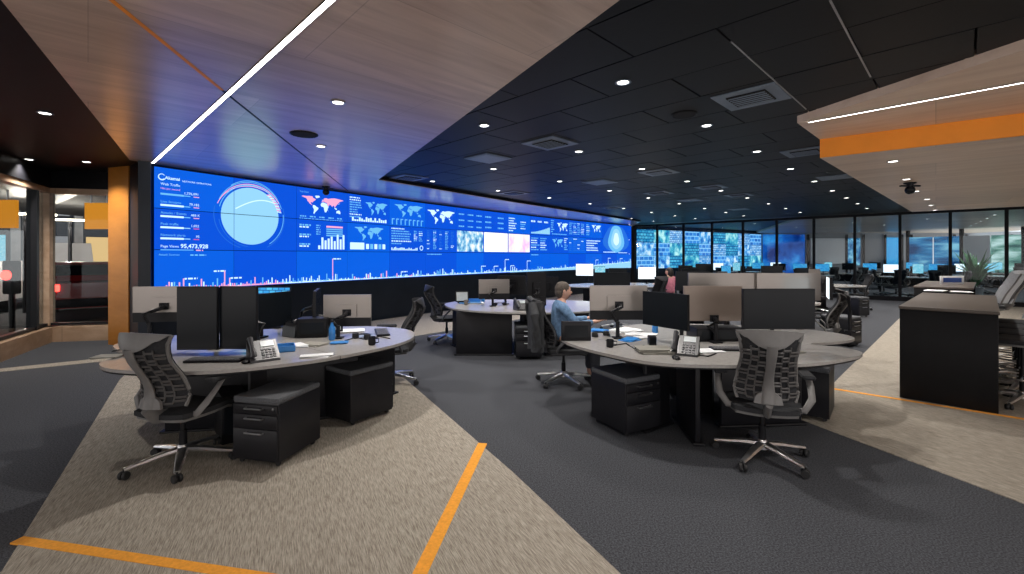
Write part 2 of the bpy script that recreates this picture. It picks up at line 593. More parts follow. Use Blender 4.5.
# ------------------------------------------------------------------ plan of the video wall
x, y = -5.8544, 7.4354
T0, T1, PW = 1.04193, 0.76303, 1.25935
VW = [(x, y)]
for i in range(15):
    t = T0 + (T1 - T0) * (i + .5) / 15
    x += PW * math.cos(t)
    y += PW * math.sin(t)
    VW.append((x, y))
WTOP, RH = 3.07, 0.6833


def WP(s, r, off=0.0):
    """point on the video wall: s in panels, r in rows from the top, off towards the room"""
    i = max(0, min(14, int(math.floor(s))))
    f = s - i
    a, b = VW[i], VW[i + 1]
    dx, dy = (b[0] - a[0]) / PW, (b[1] - a[1]) / PW
    return (a[0] + (b[0] - a[0]) * f + dy * off, a[1] + (b[1] - a[1]) * f - dx * off, WTOP - r * RH)


GL0, GLD = (6.14, 23.1), (0.743, -0.669)     # glass partition: start and direction
GSTEP = 1.29

# ------------------------------------------------------------------ floor
fl = struct(MB().box((4, 18.25, -0.05), (44, 42.5, 0.1)).build('floor', M['carpet_dark']))
strip_l = [(-3.42, 0.6), (1.45, 0.6), (0.543, 2.289), (0.0, 3.37), (-1.24, 5.64), (-3.3, 9.4), (-4.6, 9.4), (-5.9, 7.3), (-5.06, 5.87), (-2.58, 2.30)]
MB().prism(strip_l, 0.0, 0.006).build('beige_strip', M['carpet_beige'], fl)
strip_w = [(-3.2, 8.0), (-1.92, 9.1), (-0.6, 10.6), (2.0, 13.6), (6.2, 18.5), (6.4, 22.4), (5.6, 22.0), (0.6, 16.6), (-3.8, 10.7), (-4.5, 9.5)]
MB().prism(strip_w, 0.0, 0.005).build('beige_strip', M['carpet_beige'], fl)
strip_r = [(4.2, 0.3), (3.30, 2.935), (2.81, 4.47), (4.49, 6.17), (9.67, 11.4), (13.2, 14.95), (14.2, 15.8), (22, 8.5), (22, 0.3)]
MB().prism(strip_r, 0.0, 0.006).build('beige_strip', M['carpet_beige'], fl)
MB().prism([(-7.3, 6.1), (-7.3, 6.42), (-6.1, 7.35), (-5.95, 7.2), (-6.0, 7.05)], 0.0, 0.004).build('beige_strip', M['carpet_beige'], fl)  # streak of glare on the floor, put in as beige


def inlay(a, b, w):
    m = MB()
    line_box(m, a, b, w, 0.0, 0.009)
    m.build('orange_stripe', M['orange_inlay'], fl)


inlay((-2.78, 2.555), (1.2, 1.79), 0.062)
inlay((-0.25, 3.87), (-0.78, -0.1), 0.075)
inlay((3.55, 5.73), (9.2, 0.74), 0.06)

# ------------------------------------------------------------------ ceilings
ceil = struct(MB().box((4, 18.25, ZB + 0.09), (44, 42.5, 0.06)).build('ceiling', M['plenum']))
WOOD = [(1.40, -3.9), (3.96, -3.7), (0.641, 2.70), (-2.68, 9.1), (0.14, 13.05), (5.72, 20.3), (6.14, 23.0)] + \
       [(p[0] - 0.10, p[1] + 0.06) for p in VW[::-1]] + [(-6.05, 7.2), (-3.07, 2.755)]
LOWT = [(4.02, 5.94), (5.45, 4.84), (9.0, 2.1), (20, -4), (22, 3.8), (11.6, 13.2)]
UPT = [(3.257, 5.198), (3.777, 3.357), (4.6, 0.4), (9, -4), (20, -4), (9.4, 2.4), (4.02, 5.94)]
a_mb = MB()
a_mb.prism(WOOD, ZW, ZB + 0.05)
struct(a_mb.build('ceiling_timber', M['timber']))
# black panels left of the timber, one smooth slab
LEFTC = [(-14, -6), (1.3, -6), (1.40, -3.9), (-3.07, 2.755), (-6.05, 7.2), (-6.3, 7.9), (-14, 14)]
struct(MB().prism(LEFTC, ZB - 0.002, ZB + 0.05).build('ceiling_slab', M['black']))
# tiles: square grid turned 45 degrees, staggered rows
TU, TV = 1.29, 0.645
ca, sa = math.cos(PI / 4), math.sin(PI / 4)
tile_me = None
tiles = []
far_t = MB()
GLN = (0.669, 0.743)


def before_glass(p, m=0.0):
    return (p[0] - GL0[0]) * GLN[0] + (p[1] - GL0[1]) * GLN[1] < m


for iv in range(-8, 56):
    for iu in range(-16, 16):
        v = (iv + .5) * TV + 0.05
        u = (iu + .5) * TU + (TU / 2 if iv % 2 else 0) - 0.6
        px_, py_ = u * ca + v * sa, -u * sa + v * ca
        if px_ < -7 or px_ > 21 or py_ < -3:
            continue
        if inside((px_, py_), WOOD) and not any(not inside((px_ + dx, py_ + dy), WOOD) for dx, dy in ((.7, 0), (-.7, 0), (0, .7), (0, -.7))):
            continue
        if inside((px_, py_), LEFTC) or all(inside((px_ + dx, py_ + dy), LOWT) for dx, dy in ((.8, 0), (-.8, 0), (0, .8), (0, -.8))) or py_ > 34:
            continue
        # left of the timber is the slab's
        if px_ < -3 and py_ < 9 and not inside((px_, py_), WOOD):
            continue
        tiles.append((math.hypot(px_, py_) if py_ > 1 else 50, px_, py_))
tiles.sort()
tile_me = MB().box((0, 0, 0), (TU - 0.012, TV - 0.012, 0.02), bev=0.004).mesh('ceiling_tile', M['tile'])
for k, (d, tx, ty) in enumerate(tiles):
    if k < 290 and d < 16:
        o = bpy.data.objects.new('ceiling_tile', tile_me)
        C.objects.link(o)
        o.parent = ceil
        o.location = (tx, ty, ZB + 0.01 + random.uniform(-0.002, 0.002))
        o.rotation_euler.z = -PI / 4
    else:
        far_t.box((tx, ty, ZB + 0.01), (TU - 0.012, TV - 0.012, 0.02), -PI / 4)
tag(far_t.build('distant_ceiling_tiles', M['tile'], ceil, smooth=False), kind='stuff')

# timber tiers on the right
tier = struct(MB().prism(UPT, ZW, ZB + 0.05).build('ceiling_tier', M['timber_light']))
MB().prism(LOWT, ZT, ZW + 0.02).build('low_tier', M['timber_light'], tier)
m = MB()
line_box(m, (4.02 - 0.006, 5.94 - 0.008), (9.0, 2.1 - 0.01), 0.016, ZT - 0.001, ZW)
m.build('orange_fascia', M['orange'], tier)
# fine aluminium reveal in the black tiles
m = MB()
line_box(m, (1.63, 3.386), (3.2, 4.95), 0.012, ZB - 0.006, ZB + 0.002)
m.build('metal_reveal', M['steel'], ceil)
m = MB()
line_box(m, (1.985, 2.84), (3.2, 4.06), 0.012, ZB - 0.006, ZB + 0.002)
m.build('metal_reveal', M['steel'], ceil)
# far ceiling of the second hall is timber on the right
FARC = [(11.9, 19.0), (16.5, 14.3), (24, 8), (30, 20), (30, 38), (19, 38)]
struct(MB().prism(FARC, 3.10, ZB + 0.02).build('ceiling_timber', M['timber_light']))


def strip_lamp(a, b, w, z, label):
    o = thing('linear_lamp', label, 'lamp', (0, 0, 0))
    m = MB()
    line_box(m, a, b, w, z - 0.004, z + 0.004)
    m.build('diffuser', M['strip'], o)
    m = MB()
    dx, dy = b[0] - a[0], b[1] - a[1]
    L = math.hypot(dx, dy)
    nx, ny = -dy / L * (w / 2 + .002), dx / L * (w / 2 + .002)
    for sg in (-1, 1):
        line_box(m, (a[0] + nx * sg, a[1] + ny * sg), (b[0] + nx * sg, b[1] + ny * sg), 0.004, z - 0.005, z + 0.004)
    m.build('channel', M['housing'], o)
    return o


strip_lamp((-5.86, 7.42), (1.3, 0.35), 0.038, ZW - 0.003, 'long white linear lamp crossing the large timber ceiling')
strip_lamp((3.36, 5.16), (6.4, 1.9), 0.024, ZW - 0.003, 'thin white linear lamp above the orange fascia')
# orange reveal, its shade beyond the lamp put in as black
rv = struct(MB().box((0, 0, 0), (0.001, 0.001, 0.001)).build('ceiling_trim', M['orange']))
rv.location = (-2.5, 4, ZW)
xr = (-2.655, 4.166)
m = MB()
line_box(m, (-1.2, -3.5), xr, 0.03, ZW - 0.004, ZW + 0.004)
m.build('orange_reveal', M['orange'], None).parent = ceil
m = MB()
line_box(m, xr, (-3.82, 10.6), 0.022, ZW - 0.003, ZW + 0.004)
m.build('shaded_reveal', M['black'], None).parent = ceil
bpy.data.objects.remove(rv)
# thin black strips darken the timber's edge where it meets the black
m = MB()
for a, b in (((-2.68, 9.1), (0.14, 13.05)), ((0.14, 13.05), (5.72, 20.3))):
    line_box(m, a, b, 0.02, ZW + 0.014, ZB + .01)
m.build('dark_edge', M['black'], None).parent = ceil

# ------------------------------------------------------------------ walls
wl = MB()
for i in range(15):
    a, b = VW[i], VW[i + 1]
    wl.cur = 0
    A = (a[0] - .05, a[1] + .03)
    B = (b[0] - .05, b[1] + .03)
    line_box(wl, A, B, 0.06, 0.0, WTOP - 3 * RH - 0.004, 0.01)
    A = (a[0] - .14, a[1] + .09)
    B = (b[0] - .14, b[1] + .09)
    line_box(wl, A, B, 0.08, 0.0, ZW, 0.06)
wl.box((-5.96, 7.42, 1.56), (0.16, 0.30, 3.12), 0.5)
wall_left = struct(wl.build('wall_left', M['wall_dark']))
m = MB()
line_box(m, (-6.88, 8.20), (-5.97, 7.50), 0.08, 0, ZB)
struct(m.build('wall_left', M['wall_dark']))
# timber post
m = MB()
line_box(m, (-7.28, 8.28), (-6.78, 8.12), 0.12, 0, ZB)
struct(m.build('pillar', M['timber_post']))

# video wall ----------------------------------------------------------------
vw = thing('video_wall', 'huge curved wall of blue data screens with a pale globe', 'video wall', (VW[0][0], VW[0][1], 0))
OFF = Vector((-VW[0][0], -VW[0][1], 0))


def vpoly(mb, pts, off=0.012):
    mb.add([Vector(WP(s, r, off)) + OFF for s, r in pts], [tuple(range(len(pts)))])


for i in range(15):
    for r in range(3):
        m = MB()
        g = 0.004
        ps = [WP(i + g, r + g * 2, .0), WP(i + 1 - g - 1e-6, r + g * 2, .0), WP(i + 1 - g - 1e-6, r + 1 - g * 2, .0), WP(i + g, r + 1 - g * 2, .0)]
        qs = [WP(i + g, r + g * 2, .01), WP(i + 1 - g - 1e-6, r + g * 2, .01), WP(i + 1 - g - 1e-6, r + 1 - g * 2, .01), WP(i + g, r + 1 - g * 2, .01)]
        m.add([Vector(p) + OFF for p in ps + qs], [(0, 1, 2, 3), (7, 6, 5, 4), (0, 4, 5, 1), (1, 5, 6, 2), (2, 6, 7, 3), (3, 7, 4, 0)])
        m.build('display_panel', M['scr_blue2'] if (i * 7 + r * 3) % 4 == 0 or (r == 2 and i % 3 == 0) else M['scr_blue'], vw, smooth=False)

G = {k: MB() for k in ('g_white', 'g_pale', 'g_cyan', 'g_dim', 'g_pink', 'g_red', 'photo_city', 'photo_pink', 'photo_white')}


def rect(k, s0, r0, s1, r1, off=0.012):
    # split at seams so that each piece stays on its chord
    i0 = int(math.floor(s0 + 1e-6))
    while i0 < s1 - 1e-6:
        a, b = max(s0, i0), min(s1, i0 + 1 - 1e-5)
        if b > a:
            vpoly(G[k], [(a, r0), (b, r0), (b, r1), (a, r1)], off)
        i0 += 1


def seg(k, s0, r0, s1, r1, w):
    dx, dy = (s1 - s0) * 1.84, r1 - r0
    L = math.hypot(dx, dy) or 1
    nx, ny = -dy / L * w / 2 / 1.84, dx / L * w / 2
    vpoly(G[k], [(s0 + nx, r0 + ny), (s1 + nx, r1 + ny), (s1 - nx, r1 - ny), (s0 - nx, r0 - ny)], 0.014)


_tc = {}


def text(k, txt, s, r, h, bold=False):
    """real lettering on the wall, cap height h rows, left end at s, baseline at r"""
    if txt not in _tc:
        cu = bpy.data.curves.new('t', 'FONT')
        cu.body = txt
        cu.size = 1.0
        cu.resolution_u = 2
        if bold:
            cu.offset = 0.02
        ob = bpy.data.objects.new('t', cu)
        C.objects.link(ob)
        dg = bpy.context.evaluated_depsgraph_get()
        me = ob.evaluated_get(dg).to_mesh()
        _tc[txt] = ([tuple(v.co) for v in me.vertices], [tuple(p.vertices) for p in me.polygons])
        ob.evaluated_get(dg).to_mesh_clear()
        bpy.data.objects.remove(ob)
        bpy.data.curves.remove(cu)
    vs, fs = _tc[txt]
    sc = h / 0.7
    G[k].add([Vector(WP(s + v[0] * sc / 1.84, r - v[1] * sc, 0.015)) + OFF for v in vs], fs)


def words_row(k, s0, s1, r, h=0.03):
    """a line of lettering too small to read"""
    s = s0
    while s < s1:
        w = random.uniform(0.02, 0.07)
        rect(k, s, r, min(s + w, s1), r + h)
        s += w + 0.015


def table(s0, r0, s1, r1, n, cols=(0, .5, .8), k='g_pale'):
    for i in range(n):
        r = r0 + (r1 - r0) * i / n
        for j, c in enumerate(cols):
            a = s0 + (s1 - s0) * c
            e = s0 + (s1 - s0) * (cols[j + 1] if j + 1 < len(cols) else 1.0) - 0.03
            words_row(k if random.random() < .75 else 'g_white', a, a + (e - a) * random.uniform(.5, 1), r, (r1 - r0) / n * .45)


CONT = [
    [(-168, 66), (-155, 71), (-128, 70), (-110, 73), (-95, 72), (-82, 73), (-78, 62), (-65, 58), (-56, 52), (-66, 44), (-75, 38), (-81, 31), (-82, 25), (-84, 30), (-95, 29), (-98, 22), (-90, 17), (-83, 9), (-80, 8), (-95, 14), (-106, 20), (-113, 30), (-122, 36), (-124, 47), (-133, 56), (-150, 60)],
    [(-80, 9), (-72, 12), (-60, 8), (-50, 0), (-35, -6), (-39, -18), (-48, -27), (-58, -36), (-65, -45), (-70, -54), (-75, -48), (-71, -30), (-71, -18), (-80, -5)],
    [(-17, 15), (-16, 25), (-6, 35), (10, 37), (20, 32), (32, 31), (38, 20), (43, 11), (51, 11), (42, -2), (40, -14), (34, -24), (27, -34), (18, -34), (12, -18), (9, 0), (0, 5), (-10, 5)],
    [(-9, 38), (-9, 43), (0, 47), (-4, 50), (8, 54), (6, 60), (15, 69), (30, 71), (45, 67), (70, 73), (100, 77), (140, 73), (170, 69), (178, 65), (160, 60), (142, 53), (133, 43), (127, 37), (121, 31), (110, 20), (105, 10), (100, 6), (97, 17), (90, 22), (80, 14), (77, 8), (72, 20), (60, 25), (50, 28), (56, 20), (44, 13), (35, 28), (36, 36), (27, 37), (20, 38), (12, 44), (3, 42)],
    [(114, -22), (122, -15), (132, -12), (142, -11), (150, -24), (150, -37), (140, -38), (130, -32), (116, -35)],
    [(-52, 62), (-40, 66), (-22, 72), (-30, 82), (-55, 81), (-62, 76)],
    [(96, 4), (106, -6), (118, -8), (118, 2), (108, 4)], [(130, 33), (140, 36), (144, 44), (139, 40)], [(45, -24), (49, -13), (46, -25)],
    [(-5, 50), (1, 52), (-3, 58), (-6, 56)]]


def tri_poly(pts):
    from mathutils.geometry import tessellate_polygon
    return tessellate_polygon([[Vector((p[0], p[1], 0)) for p in pts]])


def world_map(k, s0, r0, s1, r1, k2=None):
    for ci, c in enumerate(CONT):
        kk = k2 if (k2 and ci in (0, 3)) else k
        pts = [(s0 + (p[0] + 170) / 350 * (s1 - s0), r0 + (80 - p[1]) / 135 * (r1 - r0)) for p in c]
        G[kk].add([Vector(WP(p[0], p[1], .013)) + OFF for p in pts], [tuple(t) for t in tri_poly(pts)])


# column 0: headings, meters
for a0 in range(14):   # emblem ring
    t0, t1 = 0.6 + a0 * .36, 0.6 + (a0 + 1) * .36
    seg('g_white', .085 + .038 * math.cos(t0), .235 + .070 * math.sin(t0), .085 + .038 * math.cos(t1), .235 + .070 * math.sin(t1), .032 - .0015 * a0)
text('g_white', 'Akamai', .12, .28, .075, True)
text('g_white', 'NETWORK OPERATIONS', .32, .30, .042)
text('g_white', 'Web Traffic', .07, .43, .06)
text('g_pink', 'Hits per second', .07, .53, .045)
vals = ['1,776,091', '79,182', '483 K', '1,052', '95']
labs = ['', 'Live Streams', 'Attacks / Events', 'Peak traffic', 'Network alerts']
for i in range(5):
    rr = .62 + i * .27
    if labs[i]:
        text('g_pale', labs[i], .07, rr - .035, .06)
    rect('g_white' if i else 'g_pale', .07, rr + .0, .34, rr + .045)
    rect('g_cyan' if i > 2 else 'g_pale', .34, rr + .012, .42, rr + .035)
    text('g_white', vals[i], .53 - len(vals[i]) * .021, rr - .015, .06)
    rect('g_pink' if i < 3 else 'g_red', .46, rr + .02, .53, rr + .04)
text('g_white', 'Page Views', .07, 1.94, .06)
text('g_white', '95,473,928', .30, 1.95, .10, True)
rect('g_pale', .07, 1.99, .46, 2.01)
words_row('g_pink', .49, .58, 1.99, .03)
text('g_pale', 'Attack Sources', .05, 2.14, .05)
words_row('g_pale', .42, .62, 2.11, .035)
# globe
GC, GR = (1.25, 1.03), 0.80
for q in (0, 1):
    pts = []
    N = 44
    for i in range(N + 1):
        t = PI / 2 + PI * i / N + q * PI
        pts.append((GC[0] + math.cos(t) * GR / 1.84, GC[1] - math.sin(t) * GR))
    left = [p for p in pts if p[0] <= 1.0]
    allp = []
for half in (0, 1):
    pts = []
    N = 72
    for i in range(N):
        t = 2 * PI * i / N
        p = (GC[0] + math.cos(t) * GR / 1.84, GC[1] - math.sin(t) * GR)
        pts.append(p)
    # clip at the seam s = 1
    out = []
    for i in range(N):
        a, b = pts[i], pts[(i + 1) % N]
        ia = (a[0] <= .997) if half == 0 else (a[0] >= 1.003)
        lim = .997 if half == 0 else 1.003
        ib = (b[0] <= .997) if half == 0 else (b[0] >= 1.003)
        if ia:
            out.append(a)
        if ia != ib:
            f = (lim - a[0]) / (b[0] - a[0])
            out.append((lim, a[1] + (b[1] - a[1]) * f))
    for lo_, hi_ in ((-1, .992), (1.008, 1.992)):
        cur = out
        for lim2, sg2 in ((lo_, 1), (hi_, -1)):
            nw = []
            for i in range(len(cur)):
                a, b = cur[i], cur[(i + 1) % len(cur)]
                ia, ib = (a[1] - lim2) * sg2 >= 0, (b[1] - lim2) * sg2 >= 0
                if ia:
                    nw.append(a)
                if ia != ib:
                    f = (lim2 - a[1]) / (b[1] - a[1])
                    nw.append((a[0] + (b[0] - a[0]) * f, lim2))
            cur = nw
        if len(cur) > 2:
            vpoly(G['g_cyan'], cur, .012)
for rr_, k_, a0, a1, ex in ((.84, 'g_pink', .9, 2.8, 1.12), (.88, 'g_pale', .7, 2.4, 1.0), (.93, 'g_dim', 2.9, 4.4, 1.05), (.99, 'g_pale', .6, 2.2, .93), (.86, 'g_pale', .2, 2.9, 1), (.90, 'g_pink', .5, 2.6, 1.02), (.95, 'g_pale', .3, 2.7, .98), (.86, 'g_dim', 3.3, 4.6, 1), (.92, 'g_pale', 5.3, 6.4, 1.03), (.98, 'g_dim', 5.2, 6.6, 1)):
    n = 28
    for i in range(n):
        t0 = a0 + (a1 - a0) * i / n
        t1 = a0 + (a1 - a0) * (i + 1) / n
        p0 = (GC[0] + math.cos(t0) * rr_ * ex / 1.84, GC[1] - math.sin(t0) * rr_)
        p1 = (GC[0] + math.cos(t1) * rr_ * ex / 1.84, GC[1] - math.sin(t1) * rr_)
        seg(k_, *p0, *p1, .018)
for i in range(14):   # a flare of short arcs on the globe's shoulder, a pale arc across it
    t0 = .25 + i * .055
    seg('g_pink' if i % 2 else 'g_white', GC[0] + math.cos(t0) * .78 / 1.84, GC[1] - math.sin(t0) * .78, GC[0] + math.cos(t0 - .05) * .90 / 1.84, GC[1] - math.sin(t0 - .05) * .84, .03)
for i in range(20):
    a = i / 20.0
    b = (i + 1) / 20.0
    fa = lambda q: (1.02 + q * .6, .85 - .30 * math.sin(q * PI * .7))
    seg('g_white', *fa(a), *fa(b), .03)
# columns 2, 3
text('g_pale', 'Top Cities', 2.05, .16, .05)
world_map('g_white', 2.08, .22, 2.92, .82, 'g_pink')
for j in range(5):
    words_row('g_pale', 2.06 + j * .18, 2.17 + j * .18, .88, .04)
words_row('g_pale', 2.05, 2.9, .96, .02)
for j in range(3):
    words_row('g_pale', 2.05, 2.26, 1.15 + j * .3, .05)
    words_row('g_white', 2.05, 2.22, 1.22 + j * .3, .04)
table(2.36, 1.15, 2.5, 1.5, 5, (0,))
rect('g_pink', 2.56, 1.16, 2.9, 1.22)
for j in range(4):
    rect('g_pale', 2.56, 1.25 + j * .07, 2.9, 1.29 + j * .07)
for j in range(9):
    h = .12 + .25 * abs(math.sin(j * 1.3)) + .02 * j
    rect('g_white', 2.40 + j * .062, 1.93 - h, 2.44 + j * .062, 1.93)
table(3.05, .10, 3.35, .85, 9, (0,))
world_map('g_pale', 3.40, .2, 3.95, .70)
for j in range(16):
    h = .05 + random.random() * .12
    rect('g_white', 3.1 + j * .052, .93 - h, 3.14 + j * .052, .93)
world_map('g_pale', 3.15, 1.1, 3.85, 1.62)
rect('g_white', 3.06, 1.68, 3.38, 1.92)
for j in range(5):
    rect('g_pale' if j % 2 else 'g_white', 3.42 + j * .1, 1.72, 3.49 + j * .1, 1.90)
# columns 4, 5
world_map('g_pale', 4.12, .14, 4.93, .66)
for j in range(8):
    rect('g_pale', 4.06 + j * .115, .72, 4.13 + j * .115, .76)
    rect('g_pale', 4.06 + j * .115, .76, 4.085 + j * .115, .95)
table(4.05, 1.08, 4.62, 1.75, 7, (0,))
table(4.66, 1.15, 4.95, 1.6, 6, (0, .5))
for j in range(22):
    h = .04 + random.random() * .09
    rect('g_white', 4.05 + j * .033, 1.93 - h, 4.073 + j * .033, 1.93)
for j in range(8):
    t0, t1 = j * PI / 4, (j + 1) * PI / 4
    seg('g_white', 4.88 + .045 * math.cos(t0), 1.83 + .09 * math.sin(t0), 4.88 + .045 * math.cos(t1), 1.83 + .09 * math.sin(t1), .03)
world_map('g_white', 5.05, .2, 5.95, .82)
for c in range(5):
    table(5.05 + c * .19, 1.1, 5.19 + c * .19, 1.9, 12, (0,), 'g_pale' if c % 2 else 'g_dim')
# columns 6 - 9
for j in range(3):
    for c in range(3):
        words_row('g_pale', 6.08 + c * .32, 6.28 + c * .32, .25 + j * .27, .06)
rect('photo_city', 6.02, 1.02, 6.98, 1.95)
for j in range(3):
    for c in range(2):
        words_row('g_pale', 7.06 + c * .5, 7.3 + c * .5, .25 + j * .25, .07)
rect('photo_white', 7.02, 1.02, 7.98, 1.95)
table(8.03, .2, 8.4, .95, 6, (0,), 'g_white')
table(8.55, .35, 8.9, .8, 4, (0,), 'g_pale')
rect('photo_pink', 8.02, 1.02, 8.98, 1.95)
for c in range(3):
    words_row('g_white', 9.05 + c * .32, 9.25 + c * .32, .22, .09)
for j in range(12):
    h = .08 + .30 * (j / 11.) ** 1.5
    rect('g_cyan', 9.05 + j * .078, .93 - h, 9.125 + j * .078, .93)
table(9.05, 1.15, 9.95, 1.9, 6, (0, .5), 'g_pale')
# columns 10 - 12
table(10.04, .1, 10.28, .85, 6, (0,))
world_map('g_white', 10.35, .2, 10.97, .75)
words_row('g_pale', 10.1, 10.9, .86, .05)
world_map('g_pale', 10.1, 1.15, 10.7, 1.7)
table(10.75, 1.1, 10.98, 1.85, 7, (0,))
for c in (11, ):
    table(c + .04, .15, c + .96, .9, 7, (0, .25, .5, .75))
    table(c + .04, 1.1, c + .96, 1.9, 7, (0, .25, .5, .75), 'g_dim')
world_map('g_white', 12.35, .15, 12.95, .65)
table(12.04, .15, 12.3, .9, 6, (0,))
table(12.04, 1.15, 12.96, 1.9, 5, (0,), 'g_white')
# columns 13, 14: a glowing figure of light
for k_, w_, o_ in (('g_dim', 1.0, .011), ('g_pale', .62, .012), ('g_cyan', .40, .013), ('g_white', .22, .014)):
    for i0 in (13, 14):
        pts = []
        for i in range(24):
            t = 2 * PI * i / 24
            pts.append((13.95 + w_ * .85 * math.cos(t) * (1 + .12 * math.sin(3 * t)), 1.0 + min(.93, w_ * 1.5 + .1) * math.sin(t)))
        out = []
        lo = 13.0 if i0 == 13 else 14.0
        hi = lo + .999
        cur = pts
        for lim, sg in ((lo, 1), (hi, -1)):
            nw = []
            for i in range(len(cur)):
                a, b = cur[i], cur[(i + 1) % len(cur)]
                ia, ib = (a[0] - lim) * sg >= 0, (b[0] - lim) * sg >= 0
                if ia:
                    nw.append(a)
                if ia != ib:
                    f = (lim - a[0]) / (b[0] - a[0])
                    nw.append((lim, a[1] + (b[1] - a[1]) * f))
            cur = nw
        if len(cur) > 2:
            vpoly(G[k_], cur, o_)
words_row('g_white', 13.1, 13.9, 1.86, .06)
words_row('g_white', 14.1, 14.7, 1.9, .05)
# bottom row: spiky traffic chart creeping upwards
base = lambda s: 2.965 - .05 * (s / 15) - .36 * max(0, (s - 8) / 7) ** 1.7
s = .1
while s < 14.97:
    st = .030 if s < 3 else .045
    amp = .10 + (.08 if 4 < s < 6 else 0)
    h = random.random() ** 4 * .20 + random.random() * amp * .4 + .015
    k_ = 'g_pink' if (s < 1.7 and random.random() < .7) else ('g_pale' if random.random() < .45 else 'g_white')
    if 3.0 < s < 4.6 and random.random() < .15:
        k_ = 'g_pink'
    i_ = math.floor(s)
    if s + st * .7 < i_ + 1:
        rect(k_, s, base(s) - h, s + st * .6, base(s) + .012)
    s += st
s = .08
while s < 14.97:
    rect('g_white' if s > 1.7 else 'g_pink', s, base(s) - .012, s + .0995, base(s) + .02)
    if s > 8:
        rect('g_cyan', s, base(s), s + .0995, 2.985)
    s += .1
for sp, h in ((.33, .25), (.86, .42), (.93, .22), (2.68, .72), (4.3, .2), (6.9, .32), (7.4, .30), (7.86, .62), (8.1, .30), (8.85, .52), (12.6, .35), (13.4, .4), (14.2, .3)):
    rect('g_pink' if sp < 3 else 'g_white', sp, base(sp) - h, sp + .017, base(sp))
    words_row('g_white', sp - (.14 if sp == .86 else -.02), sp + (.02 if sp == .86 else .18), base(sp) - h - .01, .04)
words_row('g_pale', 5.05, 5.5, 2.06, .04)
words_row('g_pale', 9.05, 9.4, 2.06, .05)
for k_, nm in (('g_white', 'white_graphics'), ('g_pale', 'pale_graphics'), ('g_cyan', 'globe_graphic'), ('g_dim', 'dim_graphics'), ('g_pink', 'pink_graphics'),
               ('g_red', 'red_graphics'), ('photo_city', 'street_picture'), ('photo_pink', 'pink_picture'), ('photo_white', 'blank_page')):
    G[k_].build(nm, M[k_], vw, smooth=False)

# ------------------------------------------------------------------ second video wall beyond the glass
vw2 = thing('video_wall', 'bank of crowded colour screens beyond the glass partition', 'video wall', (6.5, 23.7, 0))
p0, p1 = (6.5, 23.7), (16.2, 29.6)
NC = 9
for i in range(NC):
    for r in range(3):
        a = (p0[0] + (p1[0] - p0[0]) * (i + .006) / NC, p0[1] + (p1[1] - p0[1]) * (i + .006) / NC)
        b = (p0[0] + (p1[0] - p0[0]) * (i + .994) / NC, p0[1] + (p1[1] - p0[1]) * (i + .994) / NC)
        m = MB()
        z1 = 3.0 - r * .69
        line_box(m, (a[0] - 6.5, a[1] - 23.7), (b[0] - 6.5, b[1] - 23.7), 0.04, z1 - .68, z1)
        m.build('display_panel', FEEDS[(i * 2 + r * 3 + (i * r) % 2) % 5], vw2, smooth=False)
m = MB()
line_box(m, (p0[0] - .1, p0[1] + .12), (p1[0], p1[1] + .12), 0.1, 0, ZB)
struct(m.build('wall_far', M['wall_dark']))
# rest of the far room
m = MB()
line_box(m, (16.2, 29.7), (36, 29.7), 0.2, 0, ZB)
m.box((36, 18, 1.6), (0.2, 24, 3.2))
wf = struct(m.build('wall_far', M['wall_grey']))


def far_panel(x0, x1, z0, z1, mt, nm, yy=29.55):
    m = MB()
    m.box(((x0 + x1) / 2, yy, (z0 + z1) / 2), (x1 - x0, 0.06, z1 - z0))
    return m.build(nm, M[mt], wf)


far_panel(16.3, 19.0, 0.3, 3.0, 'blue_glow', 'blue_panel')
far_panel(19.4, 21.6, 1.1, 2.75, 'blind', 'roller_blind')
far_panel(21.8, 22.6, 1.0, 2.75, 'win_blue', 'window_pane')
far_panel(24.3, 25.2, 1.0, 2.8, 'lit_blue', 'lit_panel')
far_panel(26.0, 28.6, 1.0, 2.8, 'blind', 'roller_blind')
far_panel(28.8, 29.4, 1.0, 2.8, 'win_blue', 'window_pane')
far_panel(29.6, 32.2, 0.9, 2.8, 'win_tree', 'window_pane')
far_panel(32.6, 35.9, 0.6, 2.8, 'win_blue', 'window_pane')
for xx in (19.2, 21.7, 22.8, 24.2, 25.3, 25.9, 28.7, 29.5, 32.4):
    far_panel(xx - .06, xx + .06, 0.2, 3.0, 'black', 'window_post', 29.5)
# right side: blue lit glazing behind the counters
gw = struct(MB().box((0, 0, 0), (0.02, 0.02, 0.02)).build('wall_right', M['black']))
gw.location = (22, 20, 3.1)
for k in range(18):
    ax = 23.5 + k * .65
    ay = 27.0 - k * .95
    bx, by = ax + .62, ay - .906
    m = MB()
    line_box(m, (ax - 22, ay - 20), (bx - 22, by - 20), 0.05, 0.7 - 3.1, 2.7 - 3.1)
    m.build('window_pane', M[('win_blue', 'win_blue', 'blind', 'win_tree', 'win_blue', 'lit_blue', 'win_blue')[k % 7]], gw)
    if k % 2 == 0:
        m = MB()
        m.box((ax - 22, ay - 20, -1.5), (0.14, 0.14, 3.0))
        m.build('window_post', M['black'], gw)
m = MB()
line_box(m, (23.5 - 22, 27 - 20), (35.2 - 22, 9.9 - 20), 0.2, -3.1, -2.4)
m.build('low_wall', M['wall_grey'], gw)
# side wall far right of the first room, out past the counters
m = MB()
line_box(m, (21.5, 9.3), (21.5, -5), 0.15, 0, ZB)
struct(m.build('wall_right', M['wall_grey']))

